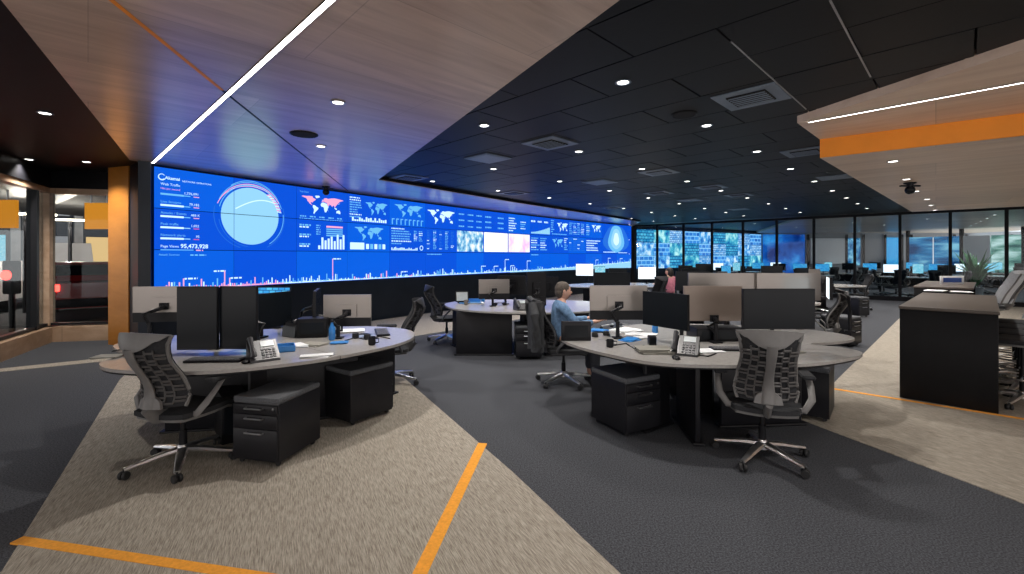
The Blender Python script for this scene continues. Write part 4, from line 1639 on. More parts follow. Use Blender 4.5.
LD = [(-3.42, 4.0), (-3.32, 3.66), (-2.97, 3.44), (-2.3, 3.40), (-1.74, 3.68), (-1.42, 3.99), (-1.14, 4.42), (-1.05, 4.85), (-1.2, 5.3), (-1.65, 5.55), (-2.3, 5.5), (-2.9, 5.35), (-3.45, 5.1), (-3.8, 4.75), (-3.85, 4.4)]
desk_island(LD, (-2.35, 4.6), (R(200), R(322), R(80)), 'rounded three-person desk island on the beige carpet under the globe screens',
            [(-2.75, 4.2, R(10), .8), (-1.55, 5.0, R(60), .7), (-2.2, 4.28, R(60), .55), (-3.1, 4.8, R(-50), .7), (-1.95, 4.42, R(38), .9)])
RD = [(.52, 4.80), (.60, 4.40), (.85, 3.99), (1.1, 3.72), (1.42, 3.61), (1.89, 3.59), (2.43, 3.66), (2.90, 3.87), (3.13, 4.07), (3.10, 4.30), (2.92, 4.46), (3.3, 4.58), (3.60, 4.78), (3.62, 5.1), (3.3, 5.45), (2.5, 5.75), (1.6, 5.75), (1.15, 5.3), (.75, 5.15)]
desk_island(RD, (1.95, 4.75), (R(185), R(305 + 35), R(80)), 'rounded desk island before the ribbed grey chair, with the seated man at its far side',
            [(1.60, 4.15, R(85), .6), (1.35, 4.25, R(35), .35), (2.35, 4.3, R(5), .8), (2.9, 5.1, R(60), .6), (1.5, 5.15, R(-50), .5)])


def round_desk(cx, cy, rot, sc, label, zt=DZ):
    pts = [(-1.75, -.05), (-1.6, -.55), (-.95, -.98), (-.2, -1.05), (.6, -.98), (1.25, -.75), (1.75, -.35), (1.82, .15), (1.3, .65), (.5, .98), (-.5, .95), (-1.3, .55)]
    c, s_ = math.cos(rot) * sc, math.sin(rot) * sc
    q = [(cx + p[0] * c - p[1] * s_, cy + p[0] * s_ + p[1] * c) for p in pts]
    L = []
    for k in range(3):
        a = rot + k * 2 * PI / 3 + .5
        L.append((cx + math.cos(a) * .8 * sc, cy + math.sin(a) * .55 * sc, a, .6))
    return desk_island(q, (cx, cy), (rot + R(90), rot + R(210), rot + R(330)), label, L, zt)


MD = [(-1.20, 8.3), (-1.1, 7.75), (-.85, 7.35), (-.25, 7.0), (.5, 6.92), (1.2, 7.1), (1.8, 7.5), (2.0, 8.0), (1.6, 8.6), (.8, 8.9), (-.2, 9.0), (-.9, 8.8)]
desk_island(MD, (.3, 7.95), (R(200), R(320), R(80)), 'rounded desk island close to the video wall, behind the seated man',
            [(-.45, 7.35, R(0), .9), (-.9, 7.9, R(-60), .6), (.9, 7.35, R(10), .7), (.6, 8.4, R(60), .6)])
round_desk(4.1, 8.9, R(-15), .9, 'desk island behind the dark-screened desk, with curved silver monitors before it')
round_desk(3.2, 13.6, R(10), 1.0, 'distant desk island where the woman in pink sits')
round_desk(8.6, 14.0, R(-25), 1.0, 'distant desk island close to the glass partition')
round_desk(7.2, 17.4, R(-30), 1.0, 'farthest desk island before the bank of colour screens')

# ------------------------------------------------------------------ monitors
def monitor(w, h, back='housing', scr='screen_off', zc=.34, stand='arm', bow=0.0, chin=True, name='monitor', low=False):
    """screen faces -Y; base at z 0"""
    def fn():
        o = thing(name, 'x', 'monitor', (0, 0, 0))

        def P(u, v, off):
            x_ = (u - .5) * w
            return (x_, -bow * (u * 2 - 1) ** 2 * 1.0 + off, zc + (v - .5) * h)
        n = 10 if bow else 2
        m = MB()
        m.sheet(lambda u, v, off: P(u, v, off + (-.0)), n, 2, .028)
        m.build('housing', M[back], o)
        m = MB()
        m.sheet(lambda u, v, off: P(.012 + u * .976, .025 + v * .955, -.003 + off), n, 2, .002)
        m.build('screen', M[scr], o)
        if chin:
            m = MB()
            m.sheet(lambda u, v, off: P(.30 + u * .4, .30 + v * .4, .028 + off), 2, 2, .02)
            m.build('rear_housing', M[back], o)
        if chin:
            m = MB()
            m.sheet(lambda u, v, off: P(u, v * .27, .0285 + off), n, 1, .004)
            m.build('rear_chin', M['housing'], o)
        m = MB()
        zm = zc - (h * .42 if low else .02)
        m.box((0, .056, zm), (.09, .018, .07), bev=.005)
        m.tube([(0, .06, zm), (.0, .13, zm - .02), (.05, .16, zm - .04)], [.022, .02, .018], 8)
        m.build('mount', M['housing'], o)
        if stand == 'arm':
            m = MB()
            m.tube([(.05, .16, zm - .04), (.12, .18, zm - .06), (.05, .20, zm * .45)], .018, 8)
            m.tube([(.05, .20, zc * .5), (.05, .20, .0)], .020, 8)
            m.box((.05, .20, .008), (.10, .10, .016), bev=.003)
            m.build('stand', M['housing'], o)
        else:
            m = MB()
            m.box((0, .10, zc * .5), (.07, .025, zc), bev=.005)
            m.box((0, .06, .008), (.24, .20, .016), bev=.005)
            m.build('stand', M['housing'], o)
        return o
    return Proto(fn)


def mon_at(P, px_, Y, rz, lab, z=DZ, group=None):
    return P.put(((px_ - 512) * Y / F, Y, z + .0005), R(rz), lab, group)


W27 = monitor(.62, .37, 'silver', zc=.355)
T27 = monitor(.60, .36, 'taupe', zc=.37, chin=False, low=True)
D27 = monitor(.66, .37, 'housing', zc=.375)
DP = monitor(.345, .56, 'housing', zc=.31)
D24 = monitor(.54, .34, 'housing', zc=.33)
S24 = monitor(.54, .34, 'silver', zc=.28)
S22 = monitor(.50, .34, 'silver', zc=.27)
LE = monitor(.42, .25, 'housing', 'lit_white', zc=.49)
D22 = monitor(.52, .36, 'housing', zc=.30)
CV = monitor(.82, .34, 'silver', zc=.48, bow=.045, chin=False, low=True)
LW = monitor(.52, .36, 'housing', 'lit_white', zc=.33)
LC = monitor(.34, .40, 'housing', 'lit_cyan', zc=.34)
LB = monitor(.56, .34, 'housing', 'lit_blue', zc=.33)
# right island
mon_at(W27, 618, 4.95, 180, 'silver-backed monitor on an arm in front of the seated man')
mon_at(D27, 779, 4.16, 0, 'wide dark-screened monitor behind the ribbed grey chair')
mon_at(T27, 712, 4.72, 180, 'monitor coloured as a taupe screen reflection between the two dark screens')
mon_at(D24, 664, 4.45, -58, 'dark angled monitor beside the taupe one')
mon_at(CV, 723, 5.6, 176, 'curved silver monitor with a blue sheen behind the taupe one', DZ)
mon_at(CV, 790, 5.57, 184, 'curved silver monitor behind the wide dark screen', DZ)
mon_at(LE, 828, 5.3, -121, 'bright white monitor seen edge on beside the curved silver pair')
# left island
mon_at(DP, 197, 4.02, 3, 'tall dark portrait monitor behind the chair headrest')
mon_at(DP, 238, 4.05, -4, 'tall dark portrait monitor beside the telephone')
mon_at(W27, 167, 4.8, 188, 'silver-backed monitor nearest the timber post')
mon_at(D22, 273, 4.7, 74, 'dark blue monitor turned away behind the portrait pair')
mon_at(S22, 348, 4.95, 186, 'grey-backed monitor on the blue-lit end of the desk')
mon_at(LB, 266, 5.25, 0, 'blue-lit monitor top peeping over the portrait pair')
mon_at(D22, 318, 5.15, 108, 'dark monitor seen edge on beside the grey-backed one')
# middle island near the wall
mon_at(S24, 494, 8.0, 190, 'grey-backed monitor on the island near the video wall')
mon_at(D24, 512, 8.3, 160, 'dark monitor in the middle of the island near the video wall')
mon_at(DP, 536, 7.6, 200, 'tall dark monitor beside the seated man')
mon_at(D24, 545, 8.0, 150, 'dark monitor between the tall one and the seated man')
mon_at(D27, 612, 8.3, 0, 'dark monitor above the silver-backed one, near the video wall')
# distant islands
mon_at(LW, 584.5, 13.5, -20, 'white-lit monitor beyond the seated man', DZ + .12)
mon_at(LC, 600, 14.0, 10, 'narrow cyan-lit monitor beyond the seated man')
mon_at(LW, 647, 13.3, 0, 'white-lit monitor in front of the woman in pink', DZ + .03)
mon_at(D24, 618, 13.6, 0, 'dark monitor between the cyan-lit and white-lit ones')
mon_at(D24, 690, 13.4, 10, 'dark monitor beyond the woman in pink')
k = 0
for (X, Y, rz, P_, lab) in ((3.5, 8.8, 0, D27, 'dark monitor on the island behind the curved silver pair'), (4.3, 9.1, 10, D24, 'second dark monitor on the island behind the curved pair'),
                            (4.85, 8.7, 160, S24, 'silver-backed monitor on the island behind the curved pair'),
                            (8.0, 14.0, 0, D27, 'wide dark monitor on the island close to the glass'), (8.8, 13.8, 20, D24, 'dark monitor on the island close to the glass'),
                            (9.4, 14.3, 180, S24, 'silver-backed monitor on the island close to the glass'),
                            (6.6, 17.3, 0, D24, 'dark monitor on the farthest island'), (7.4, 17.5, 0, D27, 'wide dark monitor on the farthest island'), (8.0, 17.0, 30, LB, 'blue-lit monitor on the farthest island')):
    P_.put((X, Y, DZ + .0005), R(rz), lab)

# ------------------------------------------------------------------ desk clutter
def make_phone():
    o = thing('desk_phone', 'x', 'telephone', (0, 0, 0))
    T = Matrix.Rotation(R(38), 4, 'X')
    m = MB()
    m.add([(-.10, -.09, 0), (.12, -.09, 0), (.12, .10, 0), (-.10, .10, 0), (-.10, -.09, .02), (.12, -.09, .02), (.12, .08, .15), (-.10, .08, .15)],
          [(0, 3, 2, 1), (4, 5, 6, 7), (0, 1, 5, 4), (1, 2, 6, 5), (2, 3, 7, 6), (3, 0, 4, 7)])
    m.build('body', M['phone'], o)
    m = MB()
    m.tube([(-.075, -.085, .05), (-.075, -.075, .075), (-.075, 0, .125), (-.075, .07, .175), (-.075, .085, .165)], [.024, .022, .016, .022, .024], 8)
    m.build('handset', M['phone'], o)
    sl = lambda x_, t: (x_, -.09 + .17 * t, .0225 + .13 * t)
    m = MB()
    m.box(sl(.045, .78), (.10, .06, .006), rx=math.atan2(.13, .17))
    m.build('display', M['plate'], o)
    m = MB()
    for i in range(4):
        for j in range(4):
            m.box(sl(.0 + i * .028, .1 + j * .13), (.02, .016, .008), rx=math.atan2(.13, .17))
    m.build('keypad', M['key'], o)
    return o


def make_keyboard():
    o = thing('keyboard', 'x', 'keyboard', (0, 0, 0))
    MB().box((0, 0, .010), (.44, .14, .016), bev=.004).build('case', M['housing'], o)
    m = MB()
    for r in range(5):
        for c_ in range(16):
            m.box((-.20 + c_ * .0266, -.048 + r * .024, .021), (.022, .019, .007))
    tag(m.build('keys', M['key'], o), kind='stuff')
    return o


PH, KB = Proto(make_phone), Proto(make_keyboard)
def deskpt(px_, py_, h=DZ):
    X, Y = FP(px_, py_, h)
    return (X, Y, h + .0005)


PH.put(deskpt(684, 354), R(-28), 'grey desk telephone beside the keyboard and the dark angled monitor')
PH.put(deskpt(262, 360), R(40), 'grey desk telephone leaning beside the portrait monitors')
PH.put(deskpt(521, 310), R(20), 'desk telephone on the island near the video wall')
PH.put(deskpt(297, 336), R(150), 'dark desk telephone among the blue clutter on the left island')
KB.put(deskpt(736, 350), R(-4), 'flat grey keyboard beside the ribbed grey chair')
KB.put(deskpt(216, 361), R(4), 'black keyboard below the portrait monitors')
KB.put(deskpt(382, 333), R(110), 'curved-edge keyboard on the blue-lit end of the desk')


def mouse(p, rz, lab):
    o = MB().ball((0, 0, .012), (.032, .055, .018), 12, 8).build('computer_mouse', M['housing'], loc=p, rz=rz)
    tag(o, lab, 'mouse')


mouse(deskpt(247, 363), 0, 'black mouse beside the black keyboard')
mouse(deskpt(676, 359), 0, 'round dark puck in front of the grey telephone')
mouse(deskpt(762, 351), 0, 'dark mouse beside the flat grey keyboard')


def papers(p, rz, w, d, n, lab, m_='paper', name='paper_stack', dz=.004):
    o = thing(name, lab, 'papers', p, rz)
    for k in range(n):
        MB().box((random.uniform(-.02, .02), random.uniform(-.02, .02), dz / 2 + k * (dz + .0002)), (w, d, dz), random.uniform(-.25, .25)).build('sheet', M[m_], o)


papers(deskpt(318, 356), .2, .24, .10, 3, 'white card lying on the seam of the left desk island')
papers(deskpt(290, 347), .6, .28, .2, 4, 'scattered pale papers beside the leaning telephone')
papers(deskpt(655, 352), .1, .30, .21, 6, 'thick grey folder beside the grey telephone', 'book', 'folder_stack', .006)
papers(deskpt(625, 331), .5, .30, .22, 4, 'loose white papers before the seated man')
papers(deskpt(640, 335), -.4, .30, .22, 3, 'overlapping white papers behind the grey folder')
papers(deskpt(350, 331), .3, .30, .22, 3, 'blue-lit papers on the right end of the left island')
papers(deskpt(475, 303), .3, .32, .22, 3, 'pale papers on the island near the video wall')
papers(deskpt(707, 351), .3, .24, .17, 2, 'small notes beside the flat keyboard')


def cup(p, r, h, m_, lab, handle=True):
    o = thing('mug', lab, 'mug', p)
    MB().lathe([(r * .85, 0), (r, .01), (r, h), (r * .9, h), (r * .86, .012), (.001, .012)], seg=16).build('body', M[m_], o)
    if handle:
        MB().tube([(r * .95, 0, h * .8), (r + .03, 0, h * .75), (r + .03, 0, h * .35), (r * .95, 0, h * .25)], .006, 6).build('handle', M[m_], o)


cup(deskpt(610, 347), .035, .07, 'housing', 'small dark mug near the rounded left end of the desk')
cup(deskpt(372, 345), .035, .08, 'housing', 'dark mug on the blue-lit end of the left island')
cup(deskpt(466, 305), .035, .09, 'silver', 'silver mug on the island near the video wall')


def block(p, d, rz, m_, lab, name, cat):
    o = thing(name, lab, cat, p, rz)
    MB().box((0, 0, d[2] / 2), d, bev=.006).build('body', M[m_], o)
    MB().box((0, -d[1] / 2 - .002, d[2] * .5), (d[0] * .8, .004, d[2] * .6)).build('front_panel', M['screen_off'], o)
    return o


# blue plastic organiser and dark boxes
o = thing('blue_tray', 'bright blue plastic tray beside the leaning telephone', 'tray', deskpt(280, 351), .5)
MB().box((0, 0, .008), (.24, .17, .014), bev=.004).build('base', M['blue_plastic'], o)
for sx, sy, w, d in ((0, .083, .24, .008), (0, -.083, .24, .008), (.118, 0, .008, .17), (-.118, 0, .008, .17)):
    MB().box((sx, sy, .03), (w, d, .045)).build('side', M['blue_plastic'], o)
o = thing('blue_tray', 'blue tray on the island near the video wall', 'tray', deskpt(470, 303), .1)
MB().box((0, 0, .008), (.4, .25, .014), bev=.004).build('base', M['blue_plastic'], o)
MB().box((0, .12, .04), (.4, .01, .06)).build('side', M['blue_plastic'], o)
block(deskpt(576, 340.5), (.30, .05, .195), R(0), 'ped', 'black privacy box on the rounded left end of the desk before the man', 'privacy_box', 'box')
block((-2.12, 4.88, DZ + .0005), (.30, .22, .20), R(10), 'housing', 'black computer box between the island monitors', 'computer_box', 'computer')
block(deskpt(652, 345), (.07, .07, .09), R(0), 'housing', 'small black desk box under the dark angled monitor', 'desk_box', 'box')
block((2.1, 4.7, DZ + .0005), (.50, .26, .13), R(2), 'housing', 'low black dock below the taupe monitor', 'docking_box', 'computer')
block((2.0, 5.15, .004), (.2, .42, .4), R(20), 'housing', 'black tower computer under the desk behind the ribbed grey chair', 'tower_computer', 'computer')
block((-2.5, 4.05, .006), (.2, .42, .4), R(40), 'housing', 'black tower computer under the left island', 'tower_computer', 'computer')

def cable(pts, lab):
    m = MB()
    m.tube([(p[0], p[1], DZ + .006) for p in [FP(q[0], q[1], DZ) for q in pts]], .0055, 6, up=(0, 0, 1))
    tag(m.build('cable', M['rubber'], None), lab, 'cable')


def headset(p, rz, lab):
    o = thing('headset', lab, 'headset', p, rz)
    MB().tube([(math.cos(t * PI / 10) * .085, math.sin(t * PI / 10) * .085, .028) for t in range(11)], .008, 6).build('band', M['housing'], o)
    for sg in (-1, 1):
        MB().lathe([(.001, 0), (.034, .002), (.036, .02), (.03, .045), (.001, .048)], (sg * .085, -.01, 0), 14).build('ear_cup', M['rubber'], o)
    MB().tube([(.085, -.02, .03), (.07, -.08, .02), (.02, -.12, .015)], .004, 6).build('microphone', M['housing'], o)


def tablet_stand(p, rz, lab, m_='plate'):
    o = thing('document_holder', lab, 'stand', p, rz)
    MB().box((0, 0, .12), (.24, .008, .20), rx=-.35, bev=.003).build('board', M['housing'], o)
    MB().box((0, -.008, .12), (.20, .003, .16), rx=-.35).build('sheet', M[m_], o)
    MB().box((0, .03, .012), (.16, .12, .02), bev=.004).build('foot', M['housing'], o)


cable([(606, 341), (614, 346), (626, 344), (634, 349), (644, 346)], 'thin black cable winding between mug and grey folder')
cable([(696, 352), (700, 356), (708, 357), (716, 354)], 'short black cable between the telephone and flat keyboard')
cable([(112, 352), (122, 350), (132, 353), (140, 350), (150, 353)], 'dark cable lying on the rounded left end of the left island')
cable([(345, 341), (356, 338), (366, 340), (380, 337), (390, 339)], 'dark cable curling on the blue-lit end of the left island')
headset(deskpt(600, 336), .6, 'black headset by the black privacy box')
headset(deskpt(362, 338), -.5, 'black headset on the blue-lit end of the left island')
headset(deskpt(500, 305), .3, 'black headset on the island near the video wall')
tablet_stand(deskpt(331, 334), .5, 'document holder with a pale sheet among the blue-lit papers')
tablet_stand(deskpt(462, 303), .2, 'document holder on the island near the video wall')
for (px_, py_, rz_, w_, lab, mm) in ((630, 340, .8, .2, 'small blue folder among the papers before the man', 'blue_plastic'), (645, 338, .2, .18, 'white notebook at the back of the right desk', 'paper'),
                                     (598, 331, -.5, .2, 'blue-tinted notebook near the man\'s hands', 'blue_plastic'), (340, 343, .4, .16, 'little blue box lid on the blue-lit desk end', 'blue_plastic'),
                                     (790, 352, .2, .2, 'grey notebook at the right end of the desk', 'book'), (312, 345, -.3, .22, 'grey notebook behind the white card', 'book'),
                                     (110, 357, .3, .2, 'pale notebook on the rounded left end of the left island', 'book')):
    papers(deskpt(px_, py_), rz_, w_, w_ * .7, 2, lab, mm, 'notebook', .007)
for (px_, py_, lab) in ((655, 333, 'clear bottle behind the angled dark monitor'), (483, 302, 'dark bottle on the island near the video wall'), (332, 340, 'small bottle by the document holder')):
    o = thing('bottle', lab, 'bottle', deskpt(px_, py_))
    MB().lathe([(.028, 0), (.032, .01), (.032, .12), (.014, .16), (.012, .18), (.001, .18)], seg=14).build('body', M['blue_plastic'], o)
    MB().lathe([(.014, .181), (.014, .20), (.001, .20)], seg=12).build('cap', M['housing'], o)

# ------------------------------------------------------------------ standing counters
def counter(A, B, dirv, L, label, extra=True):
    """A front-left floor corner, B front-right"""
    w = math.hypot(B[0] - A[0], B[1] - A[1])
    an = math.atan2(dirv[1], dirv[0]) - PI / 2
    o = thing('standing_counter', label, 'counter', (A[0], A[1], .006), an)
    ht = 1.03
    MB().box((w / 2, .03, (ht - .03) / 2), (w, .06, ht - .032), bev=.004).build('end_panel', M['counter'], o)
    MB().box((w / 2, L - .03, (ht - .03) / 2), (w, .06, ht - .032), bev=.004).build('end_panel', M['counter'], o)
    MB().box((.03, L / 2, (ht - .03) / 2), (.05, L - .13, ht - .032), bev=.004).build('front_panel', M['counter'], o)
    MB().box((w / 2, L / 2, ht - .015), (w + .02, L + .02, .03), bev=.005).build('countertop', M['counter_top'], o)
    return o, an


dv = (.722, .692)
counter((4.37, 5.13), (5.0, 4.70), dv, 2.75, 'long black counter with a brown top standing on the orange floor line')
counter((7.55, 8.55), (8.15, 8.05), dv, 2.6, 'second black counter farther along toward the glass')
CT = 1.036


def cpt(px_, py_):
    X, Y = FP(px_, py_, CT)
    return (X, Y, CT + .001)


papers(cpt(935, 291), .7, .30, .22, 3, 'pale papers at the far end of the long black counter')
papers(cpt(960, 292), .9, .30, .22, 2, 'open booklet on the long black counter')
o = thing('framed_notice', 'small white framed notice standing on the second counter', 'notice', (8.75, 9.05, CT + .001), R(-5))
MB().box((0, 0, .085), (.44, .02, .16), bev=.004).build('frame', M['paper'], o)
MB().box((0, -.011, .085), (.34, .004, .09)).build('face', M['wall_blue'], o)
o = thing('potted_plant', 'leafy green plant beyond the glass behind the counters', 'plant', (17.2, 16.9, 0))
MB().lathe([(.18, 0), (.24, .45), (.20, .45), (.18, .40), (.001, .4)], seg=16).build('pot', M['wall_grey'], o)
for k in range(46):
    a, t = random.uniform(0, 2 * PI), random.uniform(.3, 1.3)
    r_ = random.uniform(.3, .75)
    p0_ = Vector((0, 0, .4))
    p2_ = Vector((math.cos(a) * r_, math.sin(a) * r_, .6 + t))
    pm = (p0_ + p2_) / 2 + Vector((0, 0, .25))
    m = MB()
    sd = Vector((-math.sin(a), math.cos(a), 0)) * .06
    m.add([p0_, pm - sd, pm + sd, p2_, p0_ + Vector((0, 0, .01)), pm - sd + Vector((0, 0, .01)), pm + sd + Vector((0, 0, .01)), p2_ + Vector((0, 0, .01))],
          [(0, 1, 3, 2), (4, 6, 7, 5), (0, 4, 5, 1), (1, 5, 7, 3), (3, 7, 6, 2), (2, 6, 4, 0)])
    m.build('leaf', M['plant'], o)
q = ['nearest the viewpoint', 'second along', 'third along', 'fourth along']
for k in range(4):
    t = .45 + k * .64
    X = 5.0 + dv[0] * t + dv[1] * .20
    Y = 4.70 + dv[1] * t - dv[0] * .20
    ST.put((X, Y, .006), R(40) + random.uniform(-.06, .06), 'tall pale grey stool at the long black counter, %s' % q[k], 'stools at the long counter')
for k in range(3):
    t = .5 + k * .75
    X = 8.15 + dv[0] * t + dv[1] * .2
    Y = 8.05 + dv[1] * t - dv[0] * .2
    ST.put((X, Y, .006), R(42), 'tall pale grey stool at the second counter, %s' % q[k], 'stools at the second counter')

# ------------------------------------------------------------------ hall beyond the glass: desks, monitors, chairs
def bench(X, Y, rz, L, label, group):
    o = thing('bench_desk', label, 'desk', (X, Y, 0), rz, group)
    MB().box((0, 0, .725), (L, 1.3, .03), bev=.006).build('worksurface', M['laminate'], o)
    for sx in (-1, 1):
        MB().box((sx * (L / 2 - .1), 0, .35), (.06, 1.1, .70), bev=.01).build('leg_panel', M['ped'], o)
    MB().box((0, 0, .5), (L - .3, .03, .35)).build('modesty_panel', M['ped'], o)
    return o


FCH = Proto(lambda: make_chair(frame='chair_dark', shell='chair_dark', simple=True))
n_b = 0
for (X, Y, rz) in ((10.2, 22.6, -.7), (13.4, 21.2, -.7), (16.6, 18.6, -.7), (13.5, 25.0, -.6), (17.0, 23.0, -.7), (20.2, 20.4, -.7), (21.5, 25.6, -.4), (25.0, 23.4, -.7)):
    if before_glass((X, Y), 1.2):
        X += 1.0
        Y += 1.2
    bw = ('under the colour screens', 'before the deep blue panel', 'just behind the glass by the plant', 'under the far end of the colour screens', 'before the pale blinds',
          'between blinds and plant', 'along the grey back wall', 'beside the blue glazing')[n_b]
    bench(X, Y, rz, 2.6, 'bench desk with monitors beyond the glass, ' + bw, 'bench desks beyond the glass')
    for j in range(3):
        ox = -.85 + j * .85
        c, s_ = math.cos(rz), math.sin(rz)
        P_ = (LB, LW, LC, D24, LB)[(n_b * 3 + j) % 5]
        P_.put((X + ox * c - .12 * s_, Y + ox * s_ + .12 * c, .7405), rz + R(random.uniform(-8, 8)),
               ('blue-lit', 'white-lit', 'narrow cyan-lit', 'dark', 'blue-lit')[(n_b * 3 + j) % 5] + ' monitor, %s on the bench ' % ('left', 'middle', 'right')[j] + bw, 'monitors on the benches beyond the glass')
    for j in range(2):
        ox = -.6 + j * 1.15
        FCH.put((X + ox * math.cos(rz) + .95 * math.sin(rz), Y + ox * math.sin(rz) - .95 * math.cos(rz), 0), rz + random.uniform(-.5, .5), 'dark chair, %s of two, at the bench ' % ('left', 'right')[j] + bw, 'chairs beyond the glass')
    n_b += 1
for k, (X, Y, rz) in enumerate(((13.6, 18.3, .4), (14.6, 17.3, 1.8), (15.2, 18.6, -2.2), (12.0, 18.9, 2.8), (16.2, 16.6, .9))):
    CH.put((X, Y, 0), rz, 'grey ribbed chair standing loose just behind the glass, ' + ('first', 'second', 'third', 'fourth', 'fifth')[k] + ' along', 'loose chairs behind the glass')
for (X, Y, rz, lab) in ((3.9, 12.4, .3, 'dark chair before the woman in pink\'s desk'), (8.6, 12.9, -.2, 'dark chair at the island close to the glass'), (10.3, 13.6, 1.2, 'dark chair between the island and the glass'),
                        (7.3, 16.2, .1, 'dark chair at the farthest island'), (2.3, 9.9, -1.2, 'dark chair at the left of the island behind the curved monitors')):
    FCH.put((X, Y, 0.002), rz, lab)

# ------------------------------------------------------------------ people
def skin_mesh(name, verts, edges, radii, root, mats, parent=None, sub=2):
    me = bpy.data.meshes.new(name)
    me.from_pydata(verts, edges, [])
    o = bpy.data.objects.new(name, me)
    C.objects.link(o)
    if parent:
        o.parent = parent
    sk = o.modifiers.new('skin', 'SKIN')
    sk.use_smooth_shade = True
    if not me.skin_vertices:
        o_data = me
    for i, r in enumerate(radii):
        sv = me.skin_vertices[0].data[i]
        sv.radius = r if hasattr(r, '__len__') else (r, r)
        sv.use_root = (i == root)
    ss = o.modifiers.new('sub', 'SUBSURF')
    ss.levels = sub
    ss.render_levels = sub
    me.materials.append(mats)
    return o


class Chain:
    def __init__(s):
        s.v, s.e, s.r = [], [], []

    def add(s, pts, radii, frm=None):
        ids = []
        for p, r in zip(pts, radii):
            s.v.append(tuple(p))
            s.r.append(r)
            i = len(s.v) - 1
            if frm is not None:
                s.e.append((frm, i))
            frm = i
            ids.append(i)
        return ids


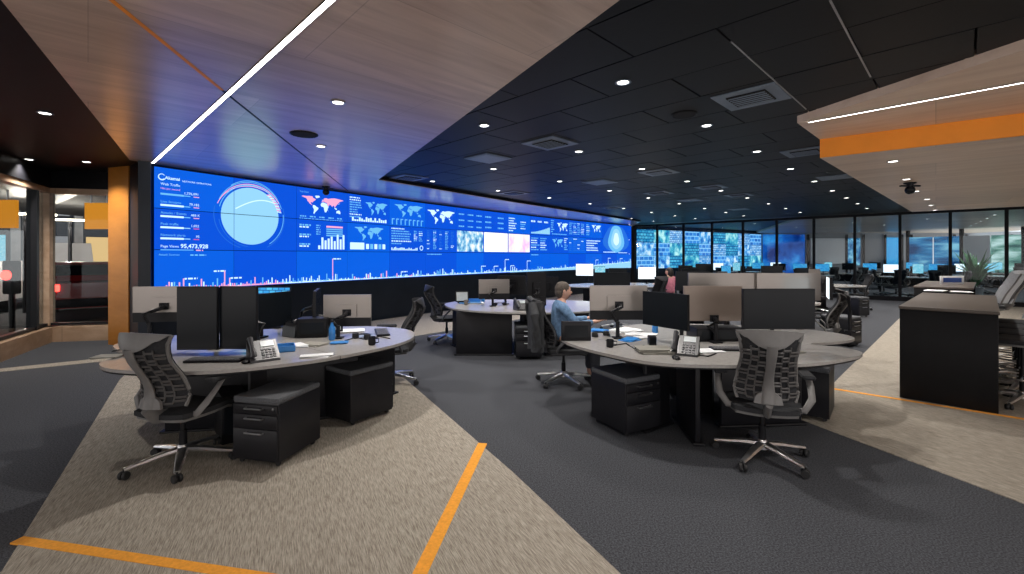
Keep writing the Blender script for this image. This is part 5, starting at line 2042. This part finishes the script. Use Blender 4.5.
def seated(name, label, loc, rz, shirt, hair, hand_l, hand_r, long_hair=False, head_turn=0.0, female=False):
    """local frame: faces +Y, hips at y 0; floor z 0"""
    o = thing(name, label, 'person', loc, rz)
    k = .93 if female else 1.0
    hip, che, sho, nk, hd = .53, .80, .99, 1.06, 1.15
    sw = .19 * k
    b = Chain()
    sp = b.add([(0, 0, hip), (0, -.01, .66), (0, -.01, che), (0, .0, sho), (0, .02, nk), (0, .035, 1.10)], [(.14, .10), (.12, .09), (.13, .095), (.10, .075), (.048, .05), (.05, .055)])
    arms = {}
    for sg, hnd in ((-1, hand_l), (1, hand_r)):
        sh_ = Vector((sg * sw, .0, sho - .02))
        hv = Vector(hnd)
        mid = (sh_ + hv) / 2 + Vector((sg * .05, -.04, -.13))
        d = (hv - mid).normalized()
        ids = b.add([sh_, mid, hv - d * .02], [.048, .036, .024], sp[3])
        pal = b.add([hv + d * .04], [(.032, .014)], ids[-1])[0]
        side = d.cross(Vector((0, 0, 1))).normalized()
        for f_, (o_, ln) in enumerate(((-.026, .062), (-.009, .075), (.009, .072), (.026, .058))):
            r0 = hv + d * .075 + side * o_
            b.add([r0, r0 + d * ln * .5 + Vector((0, 0, .004)), r0 + d * ln * .85 + Vector((0, 0, -.018))], [.0095, .0085, .0075], pal)
        th = hv + d * .03 - side * .035 * sg
        b.add([th, th + d * .035 - side * .012 * sg], [.011, .009], pal)
        arms[sg] = (sh_, mid, hv)
        kn = Vector((sg * .13, .42, .52))
        an_ = Vector((sg * .14, .40, .09))
        ids = b.add([(sg * .09, .06, hip - .01), kn, an_, (sg * .15, .52, .045)], [.085, .058, .038, (.04, .028)], sp[0])
    body = skin_mesh('body', b.v, b.e, b.r, 0, M['skin'], o)
    # head on the neck: skull, jaw, nose, ears in one surface piece with the body mesh's colour
    T = Matrix.Translation((0, .04, 1.155)) @ Matrix.Rotation(head_turn, 4, 'Z')
    m = MB()
    seg_, rg = 18, 14
    vs = []
    for i in range(rg + 1):
        a = -PI / 2 + PI * i / rg
        for j in range(seg_):
            t = 2 * PI * j / seg_
            nx, ny, nz = math.cos(a) * math.cos(t), math.cos(a) * math.sin(t), math.sin(a)
            wx, wy = .075, .095
            if nz < 0:
                wx *= 1 - .28 * nz * nz
                wy *= 1 - .18 * nz * nz
            x_, y_, z_ = nx * wx, ny * wy, nz * .115
            if ny > .75 and abs(nx) < .3 and -.35 < nz < .15:
                y_ += .018 * (1 - abs(nx) / .3)
            if ny > .6 and .1 < nz < .3 and .15 < abs(nx) < .55:
                y_ -= .006
            vs.append((x_, y_, z_))
    fs = []
    for i in range(rg):
        for j in range(seg_):
            l = (j + 1) % seg_
            fs.append((i * seg_ + j, i * seg_ + l, (i + 1) * seg_ + l, (i + 1) * seg_ + j))
    m.add(vs, fs, T)
    for sg in (-1, 1):
        m.ball((sg * .078, -.005, 0), (.010, .018, .030), 8, 6, T)
    m.tube([T @ Vector((0, .086, .01)), T @ Vector((0, .102, -.018)), T @ Vector((0, .090, -.024))], [.006, .010, .007], 6)
    hd_o = m.build('head', M['skin'], o)
    m = MB()
    for sg in (-1, 1):
        m.ball((sg * .030, .083, .012), (.012, .008, .007), 8, 6, T)
    m.build('eyes', M['eye'], hd_o)
    m = MB()
    m.ball((0, .088, -.055), (.024, .006, .006), 8, 6, T)
    m.build('mouth', M['pink'], hd_o)
    m = MB()
    m.ball((0, -.016, .034), (.083, .098, .095), 16, 10, T)
    if long_hair:
        m.ball((0, -.05, -.03), (.095, .075, .15), 14, 10, T)
    else:
        m.ball((0, -.05, -.01), (.078, .06, .08), 14, 10, T)
    m.build('hair', M[hair], hd_o)
    # shirt
    c = Chain()
    s4 = c.add([(0, -.005, hip + .01), (0, -.01, .66), (0, -.01, che), (0, .0, sho - .005), (0, .015, nk - .02)], [(.165, .125), (.148, .115), (.155, .12), (.115, .09), (.062, .062)])
    for sg in (-1, 1):
        a, md, hv = arms[sg]
        c.add([a, md, md.lerp(hv, .82)], [.066, .055, .042], s4[3])
    skin_mesh('shirt', c.v, c.e, c.r, 0, M[shirt], o)
    c = Chain()
    s1 = c.add([(0, 0, hip)], [(.16, .105)])
    for sg in (-1, 1):
        c.add([(sg * .09, .08, hip - .01), (sg * .13, .42, .52), (sg * .14, .40, .13)], [.10, .075, .058], s1[0])
    skin_mesh('trousers', c.v, c.e, c.r, 0, M['trousers'], o)
    for sg in (-1, 1):
        MB().box((sg * .145, .46, .035), (.09, .25, .07), bev=.025).build('shoe', M['rubber'], o)
    return o


seated('person', 'man in a blue checked shirt seated facing the silver-backed monitor', (.61, 5.72, .0), R(-86), 'shirt', 'hair',
       (-.14, .44, .80), (.16, .42, .80), head_turn=.0)
seated('person', 'woman with dark hair and a pink top seated at a distant lit monitor', (4.42, 12.75, .0), R(15), 'pink', 'hair_dark',
       (-.2, .42, .78), (.2, .42, .78), True, head_turn=.5, female=True)

# jacket over the man's chair back
def jk(u, v, off):
    a = u * 2 - 1
    w = .27 + .03 * v
    ang_ = a * 1.25
    z = 1.04 - v * .60 + .012 * math.sin(a * 9) * v
    return (math.sin(ang_) * w, -.42 + .13 * (1 - math.cos(ang_)) * 1.5 - .015 * math.cos(a * 14) * v - off, z)


m = MB()
m.sheet(jk, 26, 14, .022)
jo = thing('jacket', 'charcoal jacket hung over the seated man\'s chair back', 'jacket', (.65, 5.73, .0), R(-86))
m.build('cloth', M['jacket'], jo)
for sg in (-1, 1):
    m = MB()
    m.tube([(sg * .20, -.42, 1.02), (sg * .29, -.40, .90), (sg * .30, -.38, .70), (sg * .28, -.36, .50)], [.05, .055, .05, .045], 10)
    m.build('sleeve', M['jacket'], jo)
m = MB()
m.tube([(-.16, -.40, 1.045), (0, -.43, 1.07), (.16, -.40, 1.045)], [.025, .035, .025], 8)
m.build('collar', M['jacket'], jo)
